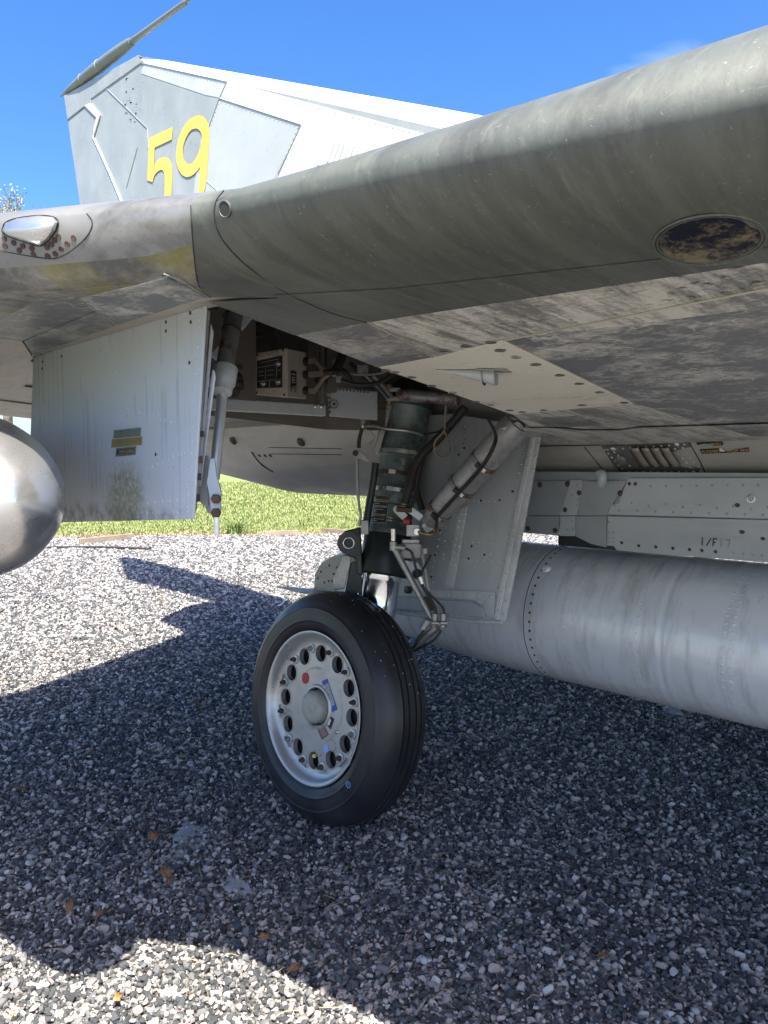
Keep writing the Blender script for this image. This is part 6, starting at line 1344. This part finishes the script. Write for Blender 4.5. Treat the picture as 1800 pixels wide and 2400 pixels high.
# grass tuft by the post
tb_ = MB(); r_ = random.Random(5); c0 = onZ(552, 1255, -0.01)
for _ in range(150):
    a = r_.uniform(0, 6.283); o = c0 + Vector((r_.gauss(0, 0.06), r_.gauss(0, 0.06), 0)); L_ = r_.uniform(0.14, 0.36); d = Vector((math.cos(a), math.sin(a), 0)); s = Vector((-d.y, d.x, 0)) * 0.007
    m_ = o + d * L_ * 0.25 + Vector((0, 0, L_ * 0.6)); tip = o + d * L_ * 0.7 + Vector((0, 0, L_ * 0.8)); tb_.add([o - s, o + s, m_ + s * 0.7, m_ - s * 0.7, tip], [(0, 1, 2, 3), (3, 2, 4)])
tag(tb_.build('grass_tuft', M['grass'], None, 0, 0, False), 'taller green grass tuft beside the steel post', 'grass tuft')
# edging boards
for (x0, y0, x1, y1), lb in (((186, 1271, 312, 1258), 'weathered edging board lying at the lawn edge below the bay door'), ((755, 1244, 842, 1252), 'short edging board at the lawn edge left of the landing gear leg'), ((620, 1252, 700, 1250), 'low edging board on the lawn edge between post and landing gear')):
    p0, p1 = onZ(x0, y0, 0.03), onZ(x1, y1, 0.03); tag(MB().bar(p0, p1, (0, 0, 1), 0.05, 0.02).build('edging_board', M['wood'], None, 0, 0.006), lb, 'board', 'edging boards')
# white cord lying on the gravel
cp = [onZ(x, y, 0.016) for x, y in ((622, 1394), (645, 1395), (662, 1400), (666, 1408), (660, 1416), (650, 1421))]
tag(MB().path(cp, 0.006, 6, 4).build('white_cord', M['white'], None, 60), 'thin white cord curled on the shaded gravel left of the tyre', 'cord')
tag(MB().path([onZ(x, y, 0.02) for x, y in ((110, 1283), (180, 1282), (250, 1283), (340, 1286), (352, 1284))], 0.018, 6, 4).build('black_cable', M['rubber'], None, 60), 'thin dark cable lying on the gravel near the lawn', 'cable')
# dead leaves
def leaf(c, s, mat, seed, label):
    r_ = random.Random(seed); n = 14; outl = []
    for i in range(n):
        a = 2 * math.pi * i / n; k = 0.55 + 0.45 * (i % 2); outl.append(Vector((math.cos(a) * s * 1.4 * k, math.sin(a) * s * 0.7 * k, 0)))
    ro = Euler((r_.uniform(-0.7, 0.7), r_.uniform(-0.6, 0.6), r_.uniform(0, 6.28))).to_matrix()
    vv_ = [c + ro @ (p + Vector((0, 0, 0.25 * s * math.sin(p.x / s * 2.2) + 0.9 * p.y * p.y / s))) for p in outl]; ctr = c + ro @ Vector((0, 0, 0))
    b = MB(); b.add([ctr] + vv_, [(0, i + 1, (i + 1) % n + 1) for i in range(n)]); o = b.build('dead_leaf', M[mat], None, 60, 0, False)
    sl = o.modifiers.new('thick', 'SOLIDIFY'); sl.thickness = 0.0006
    return tag(o, label, 'leaf', 'dead leaves on the gravel')
LV = [(275, 2337, 0.014, 'leaf2', 'orange dry leaf on the sunlit gravel at the bottom left'), (365, 1958, 0.02, 'leaf', 'brown oak leaf just left of the concrete slab edge'), (388, 2045, 0.022, 'leaf', 'curled brown leaf below the concrete slab edge'), (400, 2062, 0.016, 'leaf', 'small brown leaf fragment touching the curled leaf below the slab'),
      (165, 2125, 0.018, 'leaf', 'brown leaf in the shaded gravel at the lower left'), (240, 2140, 0.02, 'leaf', 'dark brown leaf right of its neighbour in the lower left shade'), (270, 1470, 0.03, 'leaf2', 'rusty leaf on the sunlit gravel near the shadow edge'), (376, 1402, 0.026, 'leaf2', 'small rusty leaf on sunlit gravel below the shadow point'),
      (50, 1850, 0.024, 'leaf', 'brown leaf at the left edge in the shade'), (210, 1765, 0.02, 'leaf', 'reddish brown leaf in shade below the shadow edge'), (460, 1650, 0.024, 'leaf', 'tan leaf in the shade left of the tyre'), (148, 1640, 0.02, 'leaf', 'dark leaf just inside the wing shadow at left'),
      (1415, 2240, 0.016, 'leaf', 'brown leaf far right in the shaded gravel'), (690, 2270, 0.014, 'leaf', 'small tan leaf at the bottom below the wheel'), (620, 2195, 0.013, 'leaf', 'small rust coloured leaf low in the shade')]
for i, (x, y, s, m, lb) in enumerate(LV): leaf(onZ(x, y, 0.022), s, m, i, lb)

# trees
def tree(base, hgt, seed, label, leafy=1.0, mat='bud', spread=0.36, lv=9000):
    r_ = random.Random(seed); e_ = empty('tree', base, label, 'tree', 'trees beyond the lawn'); tr = MB(); tips = []
    def grow(p, d, L_, rad, lvl):
        q = p + d * L_; tr.tube(p, q, rad, rad * 0.66, 7 if lvl < 2 else 5, False)
        if lvl >= 4:
            for k in (0.4, 0.7, 1.0): tips.append((p + d * L_ * k, L_ * 0.5))
        if lvl == 7: return
        for _ in range(3 if lvl < 3 else 2):
            a = r_.uniform(0, 6.283); sp = r_.uniform(0.35, 0.8); v = (d + Vector((math.cos(a) * sp, math.sin(a) * sp, r_.uniform(-0.1, 0.35)))).normalized(); grow(q - d * L_ * r_.uniform(0, 0.25), v, L_ * r_.uniform(0.64, 0.84), rad * 0.62, lvl + 1)
    grow(Vector(base), Vector((0, 0, 1)), hgt * 0.27, hgt * 0.018, 0)
    tr.build('trunk', M['bark'], e_, 60, 0, False)
    lf = MB(); n = int(lv * leafy)
    for _ in range(n):
        p, s = r_.choice(tips); c = p + Vector((r_.gauss(0, s * spread), r_.gauss(0, s * spread), r_.gauss(0, s * spread)))
        u_ = Vector((r_.gauss(0, 1), r_.gauss(0, 1), r_.gauss(0, 1))).normalized() * r_.uniform(0.03, 0.07); v_ = Vector((r_.gauss(0, 1), r_.gauss(0, 1), r_.gauss(0, 1))).normalized() * r_.uniform(0.02, 0.05)
        lf.add([c - u_, c + v_, c + u_, c - v_], [(0, 1, 2, 3)])
    lf.build('crown', M[mat], e_, 0, 0, False); return e_
def gz(x, d): p = CAM + ray(x, 1090) * d; return (p.x, p.y, 0)
tree(gz(22, 36), 15.8, 11, 'tall budding tree rising above the wing at the far left', 0.8)
tree(gz(178, 48), 15.5, 12, 'smaller budding tree just right of the tall one', 0.7)
